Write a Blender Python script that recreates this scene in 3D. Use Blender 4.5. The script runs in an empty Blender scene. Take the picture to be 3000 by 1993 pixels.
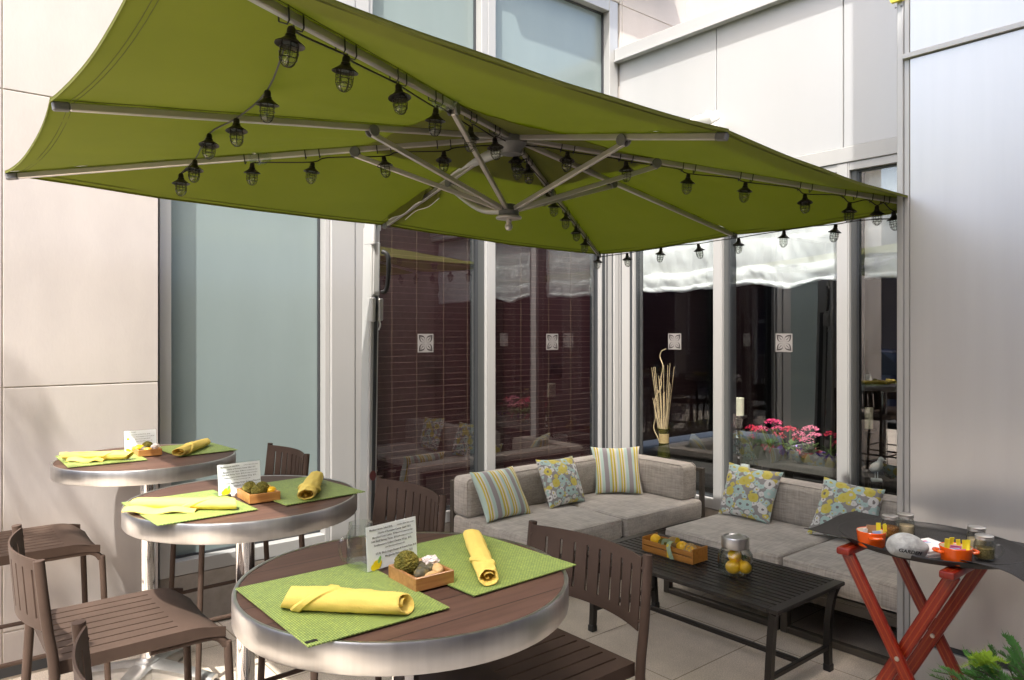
import bpy, bmesh, math, random
from mathutils import Vector, Matrix, noise, bvhtree
C = bpy.context.scene.collection
S = bpy.context.scene
PI = math.pi
R = math.radians
# ------------------------------------------------------------------ camera, sky, sun, exposure
# world axes: x runs along the window wall on the left (away from the re-entrant corner), y along the wall on the right, z up
cd = bpy.data.cameras.new('camera'); cam = bpy.data.objects.new('camera', cd); C.objects.link(cam)
cam.location = (4.632, 4.175, 1.60); cam.rotation_euler = (R(90), 0, R(140.2))
cd.sensor_width = 36; cd.lens = 26.0; cd.shift_y = -0.0068; cd.clip_start = 0.05; cd.clip_end = 500
S.camera = cam
SUN = Vector((.46, .30, 1.0)).normalized()
w = bpy.data.worlds.new('World'); S.world = w; w.use_nodes = True
nt = w.node_tree; bg = nt.nodes['Background']
sky = nt.nodes.new('ShaderNodeTexSky'); sky.sky_type = 'NISHITA'; sky.sun_disc = False
sky.sun_elevation = math.asin(SUN.z); sky.sun_rotation = math.atan2(SUN.x, SUN.y)
sky.air_density = 1.0; sky.dust_density = 5.0; sky.ozone_density = 0.0
nt.links.new(sky.outputs[0], bg.inputs[0]); bg.inputs[1].default_value = 0.15
sd = bpy.data.lights.new('sun', 'SUN'); so = bpy.data.objects.new('sun', sd); C.objects.link(so)
sd.energy = 2.0; sd.angle = R(0.53); sd.color = (1.0, .955, .885)
so.rotation_euler = SUN.to_track_quat('Z', 'Y').to_euler(); so.location = (6, 5, 12)
S.view_settings.view_transform = 'Standard'; S.view_settings.look = 'None'; S.view_settings.gamma = 1
S.view_settings.use_curve_mapping = False
S.view_settings.exposure = 2.13
S.render.engine = 'CYCLES'
try:
    S.cycles.use_denoising = True; S.cycles.denoiser = 'OPENIMAGEDENOISE'
except Exception: pass
S.cycles.max_bounces = 10; S.cycles.transparent_max_bounces = 24
S.cycles.caustics_reflective = True; S.cycles.blur_glossy = .6; S.cycles.caustics_refractive = False
S.cycles.sample_clamp_indirect = 6

# ------------------------------------------------------------------ helpers
class MB:
    def __init__(s): s.bm = bmesh.new()
    def add(s, vs, fs, sm=False):
        v = [s.bm.verts.new(p) for p in vs]
        for f in fs:
            try:
                q = s.bm.faces.new([v[i] for i in f]); q.smooth = sm
            except ValueError: pass
        return v
    def box(s, x0, x1, y0, y1, z0, z1, bev=0, seg=1, M=None):
        b = bmesh.new()
        bmesh.ops.create_cube(b, size=1)
        for v in b.verts: v.co = Vector((x0 + (v.co.x+.5)*(x1-x0), y0 + (v.co.y+.5)*(y1-y0), z0 + (v.co.z+.5)*(z1-z0)))
        if bev: bmesh.ops.bevel(b, geom=b.edges[:], offset=bev, segments=seg, affect='EDGES', profile=.5)
        s.merge(b, M, bev > 0 and seg > 1)
    def merge(s, b, M=None, sm=False):
        m = {}
        for v in b.verts: m[v] = s.bm.verts.new(M @ v.co if M else v.co)
        for f in b.faces:
            try:
                q = s.bm.faces.new([m[v] for v in f.verts]); q.smooth = sm or f.smooth
            except ValueError: pass
        b.free()
    def bar(s, p, q, wx, wz, up=(0, 0, 1), bev=0):
        p, q, up = Vector(p), Vector(q), Vector(up)
        d = q-p; L = d.length; y = d.normalized(); x = y.cross(up).normalized(); z = x.cross(y)
        M = Matrix((x, y, z)).transposed().to_4x4(); M.translation = p
        s.box(-wx/2, wx/2, 0, L, -wz/2, wz/2, bev, 1, M)
    def tube(s, pts, r, n=10, cap=True, closed=False, sm=True):
        pts = [Vector(p) for p in pts]; k = len(pts)
        rs = r if isinstance(r, (list, tuple)) else [r]*k
        t0 = (pts[1]-pts[0]).normalized(); u = t0.orthogonal().normalized(); rings = []
        for i in range(k):
            a = pts[i-1] if (i or closed) else pts[i]; b = pts[(i+1) % k] if (i < k-1 or closed) else pts[i]
            t = (b-a).normalized(); u = (u - t*u.dot(t)).normalized(); v = t.cross(u)
            rings.append([s.bm.verts.new(pts[i] + (u*math.cos(2*PI*j/n) + v*math.sin(2*PI*j/n))*rs[i]) for j in range(n)])
        for i in range(k if closed else k-1):
            A, B = rings[i], rings[(i+1) % k]
            for j in range(n):
                q = s.bm.faces.new((A[j], A[(j+1) % n], B[(j+1) % n], B[j])); q.smooth = sm
        if cap and not closed:
            s.bm.faces.new(rings[0][::-1]); s.bm.faces.new(rings[-1])
    def lathe(s, prof, c=(0, 0, 0), n=24, M=None, sm=True):
        rings = []
        for r, z in prof:
            if r < 1e-6: rings.append([s.bm.verts.new(T3(M, (c[0], c[1], c[2]+z)))])
            else: rings.append([s.bm.verts.new(T3(M, (c[0]+r*math.cos(2*PI*j/n), c[1]+r*math.sin(2*PI*j/n), c[2]+z))) for j in range(n)])
        for A, B in zip(rings, rings[1:]):
            for j in range(n):
                if len(A) == 1 and len(B) == 1: continue
                if len(A) == 1: f = (A[0], B[(j+1) % n], B[j])
                elif len(B) == 1: f = (A[j], A[(j+1) % n], B[0])
                else: f = (A[j], A[(j+1) % n], B[(j+1) % n], B[j])
                q = s.bm.faces.new(f); q.smooth = sm
    def blob(s, c, r, sub=3, amp=0, fr=3, seed=0, M=None):
        b = bmesh.new(); bmesh.ops.create_icosphere(b, subdivisions=sub, radius=1)
        r = (r, r, r) if not isinstance(r, (tuple, list)) else r
        for v in b.verts:
            k = 1 + amp*noise.noise(v.co*fr + Vector((seed*7.1, seed*3.3, seed)))
            v.co = Vector((v.co.x*r[0]*k, v.co.y*r[1]*k, v.co.z*r[2]*k))
            if M: v.co = M @ v.co
            v.co += Vector(c)
        s.merge(b, None, True)
    def grid(s, fn, nu, nv, sm=True, uv=False):
        V = [[s.bm.verts.new(fn(i/nu, j/nv)) for j in range(nv+1)] for i in range(nu+1)]
        L = s.bm.loops.layers.uv.verify() if uv else None
        for i in range(nu):
            for j in range(nv):
                q = s.bm.faces.new((V[i][j], V[i+1][j], V[i+1][j+1], V[i][j+1])); q.smooth = sm
                if L:
                    for lp, (a, b) in zip(q.loops, ((i, j), (i+1, j), (i+1, j+1), (i, j+1))): lp[L].uv = (a/nu, b/nv)
        return V
    def slab(s, fn, nu, nv, th, sm=True, uv=False):
        """closed sheet: fn(u,v) gives the top, th the thickness downwards along z or a vector"""
        d = th if isinstance(th, Vector) else Vector((0, 0, -th))
        A = s.grid(fn, nu, nv, sm, uv); B = s.grid(lambda u, v: Vector(fn(u, v))+d, nu, nv, sm, uv)
        for f in set(f for row in B for v in row for f in v.link_faces): f.normal_flip()
        for i in range(nu):
            for j in (0, nv):
                q = (A[i][j], B[i][j], B[i+1][j], A[i+1][j]); s.bm.faces.new(q if j == 0 else q[::-1])
        for j in range(nv):
            for i in (0, nu):
                q = (A[i][j], A[i][j+1], B[i][j+1], B[i][j]); s.bm.faces.new(q if i == 0 else q[::-1])
    def poly(s, pts, d):
        """prism: polygon pts swept by vector d"""
        d = Vector(d); n = len(pts)
        a = [s.bm.verts.new(Vector(p)) for p in pts]; b = [s.bm.verts.new(Vector(p)+d) for p in pts]
        s.bm.faces.new(a[::-1]); s.bm.faces.new(b)
        for i in range(n): s.bm.faces.new((a[i], a[(i+1) % n], b[(i+1) % n], b[i]))
    def build(s, name, mat, parent=None, loc=None, sharp=35, fix=True):
        if fix: bmesh.ops.recalc_face_normals(s.bm, faces=s.bm.faces[:])
        me = bpy.data.meshes.new(name); s.bm.to_mesh(me); s.bm.free()
        try: me.set_sharp_from_angle(angle=R(sharp))
        except Exception: pass
        me.materials.append(mat)
        o = bpy.data.objects.new(name, me); C.objects.link(o)
        if parent: o.parent = parent
        if loc: o.location = loc
        return o
def T3(M, p): return M @ Vector(p) if M else Vector(p)
def tag(o, label=None, cat=None, group=None, kind=None):
    if label: o['label'] = label
    if cat: o['category'] = cat
    if group: o['group'] = group
    if kind: o['kind'] = kind
    return o
def thing(name, label, cat, loc=(0, 0, 0), rz=0, group=None):
    o = bpy.data.objects.new(name, None); C.objects.link(o)
    o.empty_display_size = .1; o.location = loc; o.rotation_euler = (0, 0, rz)
    return tag(o, label, cat, group)
def dup(root, loc=None, rz=None, label=None, group=None):
    r = root.copy(); C.objects.link(r)
    if loc is not None: r.location = loc
    if rz is not None: r.rotation_euler = (0, 0, rz)
    if label: r['label'] = label
    if group: r['group'] = group
    for ch in list(root.children):
        c = ch.copy(); C.objects.link(c); c.parent = r
        for g in list(ch.children):
            d = g.copy(); C.objects.link(d); d.parent = c
    return r
def spline(pts, k=6):
    P = [Vector(p) for p in pts]; P = [P[0]*2-P[1]] + P + [P[-1]*2-P[-2]]; o = []
    for i in range(1, len(P)-2):
        for j in range(k):
            t = j/k; a, b, c, d = P[i-1:i+3]
            o.append(.5*((2*b) + (c-a)*t + (2*a-5*b+4*c-d)*t*t + (3*b-a-3*c+d)*t**3))
    return o + [P[-2]]
def lerp(a, b, t): return Vector(a)*(1-t) + Vector(b)*t
# ------------------------------------------------------------------ materials
def N(nt, t, **kw):
    n = nt.nodes.new(t)
    for k, v in kw.items(): setattr(n, k, v)
    return n
def mat(name, col, rough=.5, metal=0, var=0, vs=4, bump=0, bs=60, st=(1, 1, 1), coat=0, sheen=0, rvar=0, col2=None, lo=.35, hi=.65, spec=.5):
    m = bpy.data.materials.new(name); m.use_nodes = True; t = m.node_tree; p = t.nodes['Principled BSDF']
    p.inputs['Base Color'].default_value = (*col, 1); p.inputs['Roughness'].default_value = rough; p.inputs['Metallic'].default_value = metal
    p.inputs['Coat Weight'].default_value = coat; p.inputs['Specular IOR Level'].default_value = spec
    if sheen: p.inputs['Sheen Weight'].default_value = sheen
    tc = N(t, 'ShaderNodeTexCoord'); mp = N(t, 'ShaderNodeMapping'); mp.inputs['Scale'].default_value = st
    t.links.new(tc.outputs['Object'], mp.inputs[0])
    if var or col2:
        n = N(t, 'ShaderNodeTexNoise'); n.inputs['Scale'].default_value = vs; n.inputs['Detail'].default_value = 6; n.inputs['Roughness'].default_value = .6
        t.links.new(mp.outputs[0], n.inputs[0]); r = N(t, 'ShaderNodeValToRGB')
        c2 = col2 or tuple(min(1, c*(1+var)) for c in col); c1 = col if col2 else tuple(c*(1-var) for c in col)
        r.color_ramp.elements[0].position = lo; r.color_ramp.elements[1].position = hi
        r.color_ramp.elements[0].color = (*c1, 1); r.color_ramp.elements[1].color = (*c2, 1)
        t.links.new(n.outputs[0], r.inputs[0]); t.links.new(r.outputs[0], p.inputs['Base Color'])
        if rvar:
            a = N(t, 'ShaderNodeMapRange'); a.inputs['To Min'].default_value = max(.02, rough-rvar); a.inputs['To Max'].default_value = rough+rvar
            t.links.new(n.outputs[0], a.inputs[0]); t.links.new(a.outputs[0], p.inputs['Roughness'])
    if bump:
        n = N(t, 'ShaderNodeTexNoise'); n.inputs['Scale'].default_value = bs; n.inputs['Detail'].default_value = 4
        t.links.new(mp.outputs[0], n.inputs[0]); b = N(t, 'ShaderNodeBump'); b.inputs['Strength'].default_value = bump; b.inputs['Distance'].default_value = .01
        t.links.new(n.outputs[0], b.inputs['Height']); t.links.new(b.outputs[0], p.inputs['Normal'])
    return m
def glassmat(name, tint=(1, 1, 1), ior=1.6, rough=0.0, dif=0, dcol=(.8, .8, .8), edge=0):
    m = bpy.data.materials.new(name); m.use_nodes = True; t = m.node_tree; t.nodes.clear()
    out = N(t, 'ShaderNodeOutputMaterial'); tr = N(t, 'ShaderNodeBsdfTransparent'); gl = N(t, 'ShaderNodeBsdfGlossy'); mx = N(t, 'ShaderNodeMixShader')
    tr.inputs[0].default_value = (*tint, 1); gl.inputs['Roughness'].default_value = rough
    fr = N(t, 'ShaderNodeFresnel'); fr.inputs[0].default_value = ior; ge = N(t, 'ShaderNodeNewGeometry')
    ma = N(t, 'ShaderNodeMath', operation='SUBTRACT'); ma.inputs[0].default_value = 1; mu = N(t, 'ShaderNodeMath', operation='MULTIPLY')
    t.links.new(ge.outputs['Backfacing'], ma.inputs[1]); t.links.new(fr.outputs[0], mu.inputs[0]); t.links.new(ma.outputs[0], mu.inputs[1])
    fac = mu
    if edge:      # thick curved rims of blown glass: more reflection and a darker tint where the wall is seen edge-on
        lw = N(t, 'ShaderNodeLayerWeight'); lw.inputs[0].default_value = .22; e1 = N(t, 'ShaderNodeMath', operation='MULTIPLY'); e1.inputs[1].default_value = edge; t.links.new(lw.outputs['Facing'], e1.inputs[0])
        e2 = N(t, 'ShaderNodeMath', operation='MAXIMUM'); t.links.new(e1.outputs[0], e2.inputs[0]); t.links.new(mu.outputs[0], e2.inputs[1]); fac = e2
        cr = N(t, 'ShaderNodeMix', data_type='RGBA'); cr.inputs['A'].default_value = (*tint, 1); cr.inputs['B'].default_value = (tint[0]*.55, tint[1]*.58, tint[2]*.56, 1); t.links.new(lw.outputs['Facing'], cr.inputs['Factor']); t.links.new(cr.outputs['Result'], tr.inputs[0])
    t.links.new(fac.outputs[0], mx.inputs[0]); t.links.new(tr.outputs[0], mx.inputs[1]); t.links.new(gl.outputs[0], mx.inputs[2])
    last = mx
    if dif:
        d = N(t, 'ShaderNodeBsdfDiffuse'); d.inputs[0].default_value = (*dcol, 1); m2 = N(t, 'ShaderNodeMixShader'); m2.inputs[0].default_value = dif
        t.links.new(mx.outputs[0], m2.inputs[1]); t.links.new(d.outputs[0], m2.inputs[2]); last = m2
    t.links.new(last.outputs[0], out.inputs[0])
    return m
def fabric(name, col, trans=.35, var=.06, vs=8, bump=.1, tcol=None):
    m = mat(name, col, .85, var=var, vs=vs, bump=bump, bs=300); t = m.node_tree; p = t.nodes['Principled BSDF']
    d = N(t, 'ShaderNodeBsdfTranslucent'); d.inputs[0].default_value = (*(tcol or col), 1); x = N(t, 'ShaderNodeMixShader'); x.inputs[0].default_value = trans
    o = t.nodes['Material Output']; t.links.new(p.outputs[0], x.inputs[1]); t.links.new(d.outputs[0], x.inputs[2]); t.links.new(x.outputs[0], o.inputs[0])
    return m
def brickmat(name, c1, c2, mort, bw, rh, ms, loc=(0, 0, 0), rot=(0, 0, 0), off=.5, rough=.7, bump=.3, var=.0, vs=5, coord='Object', scale=1, grime=None, mbias=0):
    m = bpy.data.materials.new(name); m.use_nodes = True; t = m.node_tree; p = t.nodes['Principled BSDF']; p.inputs['Roughness'].default_value = rough
    tc = N(t, 'ShaderNodeTexCoord'); mp = N(t, 'ShaderNodeMapping'); mp.inputs['Location'].default_value = loc; mp.inputs['Rotation'].default_value = rot
    b = N(t, 'ShaderNodeTexBrick'); b.offset = off; b.inputs['Color1'].default_value = (*c1, 1); b.inputs['Color2'].default_value = (*c2, 1); b.inputs['Mortar'].default_value = (*mort, 1)
    b.inputs['Scale'].default_value = scale; b.inputs['Brick Width'].default_value = bw; b.inputs['Row Height'].default_value = rh; b.inputs['Mortar Size'].default_value = ms; b.inputs['Mortar Smooth'].default_value = .2; b.inputs['Bias'].default_value = mbias
    t.links.new(tc.outputs[coord], mp.inputs[0]); t.links.new(mp.outputs[0], b.inputs[0]); src = b.outputs[0]
    if var:
        n = N(t, 'ShaderNodeTexNoise'); n.inputs['Scale'].default_value = vs; n.inputs['Detail'].default_value = 8; n.inputs['Roughness'].default_value = .65; t.links.new(tc.outputs[coord], n.inputs[0])
        r = N(t, 'ShaderNodeMapRange'); r.inputs['From Min'].default_value = .3; r.inputs['From Max'].default_value = .7; r.inputs['To Min'].default_value = 1-var; r.inputs['To Max'].default_value = 1+var; t.links.new(n.outputs[0], r.inputs[0])
        x = N(t, 'ShaderNodeMix', data_type='RGBA', blend_type='MULTIPLY'); x.inputs['Factor'].default_value = 1
        t.links.new(src, x.inputs['A']); t.links.new(r.outputs[0], x.inputs['B']); src = x.outputs['Result']
        n2 = N(t, 'ShaderNodeTexNoise'); n2.inputs['Scale'].default_value = 180; n2.inputs['Detail'].default_value = 2; t.links.new(tc.outputs[coord], n2.inputs[0])
        r2 = N(t, 'ShaderNodeMapRange'); r2.inputs['From Min'].default_value = .35; r2.inputs['From Max'].default_value = .65; r2.inputs['To Min'].default_value = 1-var; r2.inputs['To Max'].default_value = 1+var; t.links.new(n2.outputs[0], r2.inputs[0])
        y = N(t, 'ShaderNodeMix', data_type='RGBA', blend_type='MULTIPLY'); y.inputs['Factor'].default_value = 1
        t.links.new(src, y.inputs['A']); t.links.new(r2.outputs[0], y.inputs['B']); src = y.outputs['Result']
    t.links.new(src, p.inputs['Base Color'])
    if bump:
        bp = N(t, 'ShaderNodeBump'); bp.inputs['Strength'].default_value = bump; bp.inputs['Distance'].default_value = .002; bp.invert = True
        t.links.new(b.outputs['Fac'], bp.inputs['Height']); t.links.new(bp.outputs[0], p.inputs['Normal'])
    return m
def stripes(name, stops, coord='UV', rough=.85):
    m = mat(name, (.5, .5, .5), rough, bump=.12, bs=400, sheen=.2); t = m.node_tree; p = t.nodes['Principled BSDF']
    tc = N(t, 'ShaderNodeTexCoord'); sx = N(t, 'ShaderNodeSeparateXYZ'); r = N(t, 'ShaderNodeValToRGB'); r.color_ramp.interpolation = 'CONSTANT'
    n = N(t, 'ShaderNodeTexNoise'); n.inputs['Scale'].default_value = 90; ad = N(t, 'ShaderNodeMath', operation='MULTIPLY_ADD'); ad.inputs[1].default_value = .012
    t.links.new(tc.outputs[coord], sx.inputs[0]); t.links.new(tc.outputs[coord], n.inputs[0]); t.links.new(n.outputs[0], ad.inputs[0]); t.links.new(sx.outputs[0], ad.inputs[2])
    t.links.new(ad.outputs[0], r.inputs[0]); e = r.color_ramp.elements
    for i, (pos, c) in enumerate(stops):
        q = e[i] if i < 2 else e.new(pos)
        q.position = pos; q.color = (*c, 1)
    t.links.new(r.outputs[0], p.inputs['Base Color'])
    return m
def floral(name):
    m = mat(name, (.3, .29, .28), .85, bump=.12, bs=400, sheen=.2); t = m.node_tree; p = t.nodes['Principled BSDF']
    tc = N(t, 'ShaderNodeTexCoord'); nz = N(t, 'ShaderNodeTexNoise'); nz.inputs['Scale'].default_value = 16; nz.inputs['Detail'].default_value = 2
    va = N(t, 'ShaderNodeVectorMath', operation='MULTIPLY_ADD'); va.inputs[1].default_value = (.055, .055, 0)
    t.links.new(tc.outputs['UV'], nz.inputs[0]); t.links.new(nz.outputs[1], va.inputs[0]); t.links.new(tc.outputs['UV'], va.inputs[2])
    def layer(sc, th, offs, pal, base):
        o = N(t, 'ShaderNodeVectorMath', operation='ADD'); o.inputs[1].default_value = (offs, offs*.7, 0); t.links.new(va.outputs[0], o.inputs[0])
        v = N(t, 'ShaderNodeTexVoronoi', voronoi_dimensions='2D'); v.inputs['Scale'].default_value = sc; v.inputs['Randomness'].default_value = .8; t.links.new(o.outputs[0], v.inputs[0])
        r = N(t, 'ShaderNodeValToRGB'); r.color_ramp.interpolation = 'CONSTANT'; e = r.color_ramp.elements
        for i, (pos, c) in enumerate(pal):
            q = e[i] if i < 2 else e.new(pos)
            q.position = pos; q.color = (*c, 1)
        sx = N(t, 'ShaderNodeSeparateColor'); t.links.new(v.outputs['Color'], sx.inputs[0]); t.links.new(sx.outputs[0], r.inputs[0])
        # petal ring: a second tone in the centre
        lt = N(t, 'ShaderNodeMath', operation='LESS_THAN'); lt.inputs[1].default_value = th; t.links.new(v.outputs['Distance'], lt.inputs[0])
        c2 = N(t, 'ShaderNodeMath', operation='LESS_THAN'); c2.inputs[1].default_value = th*.3; t.links.new(v.outputs['Distance'], c2.inputs[0])
        r2 = N(t, 'ShaderNodeValToRGB'); r2.color_ramp.interpolation = 'CONSTANT'; e = r2.color_ramp.elements
        for i, (pos, c) in enumerate([(0, (.62, .52, .07)), (.3, (.2, .19, .19)), (.55, (.62, .64, .62)), (.8, (.36, .55, .52))]):
            q = e[i] if i < 2 else e.new(pos)
            q.position = pos; q.color = (*c, 1)
        t.links.new(sx.outputs[1], r2.inputs[0])
        a = N(t, 'ShaderNodeMix', data_type='RGBA'); t.links.new(c2.outputs[0], a.inputs['Factor']); t.links.new(r.outputs[0], a.inputs['A']); t.links.new(r2.outputs[0], a.inputs['B'])
        b = N(t, 'ShaderNodeMix', data_type='RGBA'); t.links.new(lt.outputs[0], b.inputs['Factor']); t.links.new(a.outputs['Result'], b.inputs['B'])
        if base is None: b.inputs['A'].default_value = (.31, .30, .30, 1)
        else: t.links.new(base, b.inputs['A'])
        return b.outputs['Result']
    AQ, WH, YE = (.46, .63, .61), (.74, .74, .73), (.66, .58, .12)
    x = layer(10, .47, 0, [(0, AQ), (.35, WH), (.6, (.52, .66, .64)), (.82, YE)], None)
    x = layer(4.3, .37, .37, [(0, YE), (.3, AQ), (.55, WH), (.72, YE), (.85, AQ)], x)
    t.links.new(x, p.inputs['Base Color'])
    return m
def sofafabric(name):
    m = mat(name, (.16, .145, .13), .9, sheen=.25); t = m.node_tree; p = t.nodes['Principled BSDF']
    tc = N(t, 'ShaderNodeTexCoord'); src = None; hs = []
    for k, (sc, st) in enumerate(((80, (1, .10, 1)), (80, (.10, 1, .10)), (80, (.12, .12, 1.4)))):
        mp = N(t, 'ShaderNodeMapping'); mp.inputs['Scale'].default_value = st; n = N(t, 'ShaderNodeTexNoise'); n.inputs['Scale'].default_value = sc; n.inputs['Detail'].default_value = 2; n.inputs['Roughness'].default_value = .7
        t.links.new(tc.outputs['Object'], mp.inputs[0]); t.links.new(mp.outputs[0], n.inputs[0]); hs.append(n.outputs[0])
    def op(o, a, b):
        q = N(t, 'ShaderNodeMath', operation=o); t.links.new(a, q.inputs[0])
        if isinstance(b, float): q.inputs[1].default_value = b
        else: t.links.new(b, q.inputs[1])
        return q.outputs[0]
    s = op('MULTIPLY', op('ADD', op('ADD', hs[0], hs[1]), hs[2]), .3333)
    r = N(t, 'ShaderNodeValToRGB'); e = r.color_ramp.elements; e[0].position = .40; e[1].position = .60; e[0].color = (.32, .292, .26, 1); e[1].color = (.50, .46, .412, 1)
    t.links.new(s, r.inputs[0]); t.links.new(r.outputs[0], p.inputs['Base Color'])
    b = N(t, 'ShaderNodeBump'); b.inputs['Strength'].default_value = .35; b.inputs['Distance'].default_value = .004; t.links.new(s, b.inputs['Height']); t.links.new(b.outputs[0], p.inputs['Normal'])
    return m
def woodmat(name, c1, c2, rough=.45, axis=0, plank=0, sc=1.0, coat=0, off=0):
    """grain along axis; plank > 0 draws board joints across the other horizontal axis"""
    m = mat(name, c1, rough, coat=coat); t = m.node_tree; p = t.nodes['Principled BSDF']
    tc = N(t, 'ShaderNodeTexCoord'); mp = N(t, 'ShaderNodeMapping'); s = [18*sc]*3; s[axis] = 1.6*sc; mp.inputs['Scale'].default_value = s
    n = N(t, 'ShaderNodeTexNoise'); n.inputs['Scale'].default_value = 3; n.inputs['Detail'].default_value = 8; n.inputs['Distortion'].default_value = .6
    t.links.new(tc.outputs['Object'], mp.inputs[0]); t.links.new(mp.outputs[0], n.inputs[0])
    r = N(t, 'ShaderNodeValToRGB'); r.color_ramp.elements[0].position = .3; r.color_ramp.elements[1].position = .7; r.color_ramp.elements[0].color = (*c1, 1); r.color_ramp.elements[1].color = (*c2, 1)
    t.links.new(n.outputs[0], r.inputs[0]); src = r.outputs[0]
    if plank:
        sx = N(t, 'ShaderNodeSeparateXYZ'); t.links.new(tc.outputs['Object'], sx.inputs[0])
        a = N(t, 'ShaderNodeMath', operation='MULTIPLY_ADD'); a.inputs[1].default_value = 1/plank; a.inputs[2].default_value = off; t.links.new(sx.outputs[1 if axis == 0 else 0], a.inputs[0])
        f = N(t, 'ShaderNodeMath', operation='FRACT'); t.links.new(a.outputs[0], f.inputs[0]); l = N(t, 'ShaderNodeMath', operation='LESS_THAN'); l.inputs[1].default_value = .03; t.links.new(f.outputs[0], l.inputs[0])
        fl = N(t, 'ShaderNodeMath', operation='FLOOR'); t.links.new(a.outputs[0], fl.inputs[0]); wn = N(t, 'ShaderNodeTexWhiteNoise', noise_dimensions='1D'); t.links.new(fl.outputs[0], wn.inputs['W'])
        mr = N(t, 'ShaderNodeMapRange'); mr.inputs['To Min'].default_value = .82; mr.inputs['To Max'].default_value = 1.15; t.links.new(wn.outputs[0], mr.inputs[0])
        y = N(t, 'ShaderNodeMix', data_type='RGBA', blend_type='MULTIPLY'); y.inputs['Factor'].default_value = 1; t.links.new(src, y.inputs['A']); t.links.new(mr.outputs[0], y.inputs['B'])
        x = N(t, 'ShaderNodeMix', data_type='RGBA'); t.links.new(l.outputs[0], x.inputs['Factor']); t.links.new(y.outputs['Result'], x.inputs['A']); x.inputs['B'].default_value = (c1[0]*.25, c1[1]*.25, c1[2]*.25, 1); src = x.outputs['Result']
        b = N(t, 'ShaderNodeBump'); b.invert = True; b.inputs['Strength'].default_value = .6; b.inputs['Distance'].default_value = .003; t.links.new(l.outputs[0], b.inputs['Height']); t.links.new(b.outputs[0], p.inputs['Normal'])
    t.links.new(src, p.inputs['Base Color'])
    return m
M = {}
M['stone'] = mat('limestone', (.395, .362, .338), .8, var=.13, vs=1.9, bump=.07, bs=70, lo=.25, hi=.75, st=(1, 1, .45))
M['stone2'] = mat('limestone_pale', (.46, .425, .395), .8, var=.11, vs=1.5, bump=.12, bs=90, lo=.25, hi=.75)
M['mortar'] = mat('joint_mortar', (.40, .355, .29), .9, var=.15, vs=20)
M['granite'] = mat('grey_granite', (.26, .23, .2), .75, var=.12, vs=14, bump=.1, bs=120)
M['paver'] = brickmat('concrete_paver', (.55, .48, .395), (.50, .44, .365), (.24, .2, .14), .688, .578, .0035, loc=(-1.885+.688*6, -1.453+.578*6, 0), off=0, rough=.85, bump=.5, var=.19, vs=2.2)
M['asphalt'] = mat('asphalt', (.055, .055, .056), .9, var=.2, vs=30, bump=.2, bs=200)
M['alu'] = mat('painted_aluminium_frame', (.385, .385, .38), .42, .25, var=.03, vs=3, bump=.02, bs=40, st=(1, 1, .05))
M['sash'] = mat('grey_sash_metal', (.10, .105, .105), .4, .4)
M['aludark'] = mat('dark_gasket', (.05, .055, .06), .4, .3)
M['panel'] = mat('silver_metal_panel', (.435, .44, .445), .38, .35, var=.03, vs=1.2, bump=.015, bs=25, st=(1, 1, .2))
M['brushed'] = mat('brushed_steel_cladding', (.55, .55, .545), .36, .66, var=.022, vs=12, bump=.015, bs=22, st=(1, 1, .05), rvar=.035)
M['frost'] = mat('frosted_glass', (.195, .243, .243), .3, 0, var=.07, vs=1.1, st=(1, 1, .22), coat=.45, rvar=.1)
M['glass'] = glassmat('window_glass', (.93, .95, .95), 2.7)
M['jarglass'] = glassmat('jar_glass', (.975, .985, .98), 1.6, rough=.03, edge=.55)
M['bulbglass'] = glassmat('bulb_glass', (.95, .96, .93), 1.6, rough=.03, edge=.5)
M['dark'] = mat('dark_interior_paint', (.014, .012, .012), .9)
M['slat'] = mat('burgundy_blind_slat', (.050, .013, .018), .5, var=.15, vs=3, st=(1, 1, 20))
M['slatsun'] = mat('sunlit_slat_edge', (.19, .105, .09), .5)  # sun caught on the slat edges, put into the colour as a lighter tone
M['cord'] = mat('tan_ladder_cord', (.19, .12, .075), .8)
M['canvas'] = fabric('lime_canvas', (.18, .19, .028), .42, tcol=(.225, .262, .009), var=.10, vs=1.6, bump=.06)
M['canvas2'] = mat('olive_thread', (.10, .11, .018), .9)
M['ribalu'] = mat('umbrella_aluminium', (.52, .49, .46), .38, .7, var=.05, vs=6)
M['greyplastic'] = mat('grey_cast_joint', (.15, .15, .15), .5, .3, var=.1, vs=20)
M['black'] = mat('black_plastic', (.012, .012, .012), .45)
M['lampblack'] = mat('bronze_black_lamp_metal', (.022, .018, .015), .45, .4)
M['mastwhite'] = mat('white_mast_paint', (.44, .445, .44), .4, .2)
M['bronze'] = mat('bronze_powder_coat', (.066, .045, .035), .55, 0, var=.12, vs=6, bump=.03, bs=250, spec=.09)
M['steel'] = mat('brushed_steel_rim', (.62, .61, .59), .35, 1, var=.07, vs=26, st=(1, 1, .06), bump=.03, bs=60, rvar=.06)
M['chrome'] = mat('polished_chrome', (.75, .74, .73), .09, 1)
M['cast'] = mat('cast_aluminium', (.55, .55, .54), .38, .85, var=.08, vs=12, bump=.05, bs=60)
M['tabletop'] = woodmat('dark_wood_tabletop', (.072, .035, .024), (.108, .057, .039), .55, 0, .107, off=.3)
M['placemat'] = brickmat('woven_green_vinyl', (.40, .49, .12), (.28, .37, .11), (.14, .21, .05), .0085, .0048, .0010, off=.5, rough=.5, bump=.6, rot=(0, 0, PI/2), var=.10, vs=24)
M['napkin'] = fabric('yellow_linen', (.82, .62, .14), .10, var=.04, vs=20, bump=.15)
M['bamboo'] = woodmat('honey_bamboo', (.30, .125, .032), (.46, .22, .07), .35, 0, 0, 1.5, coat=.2)
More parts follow.
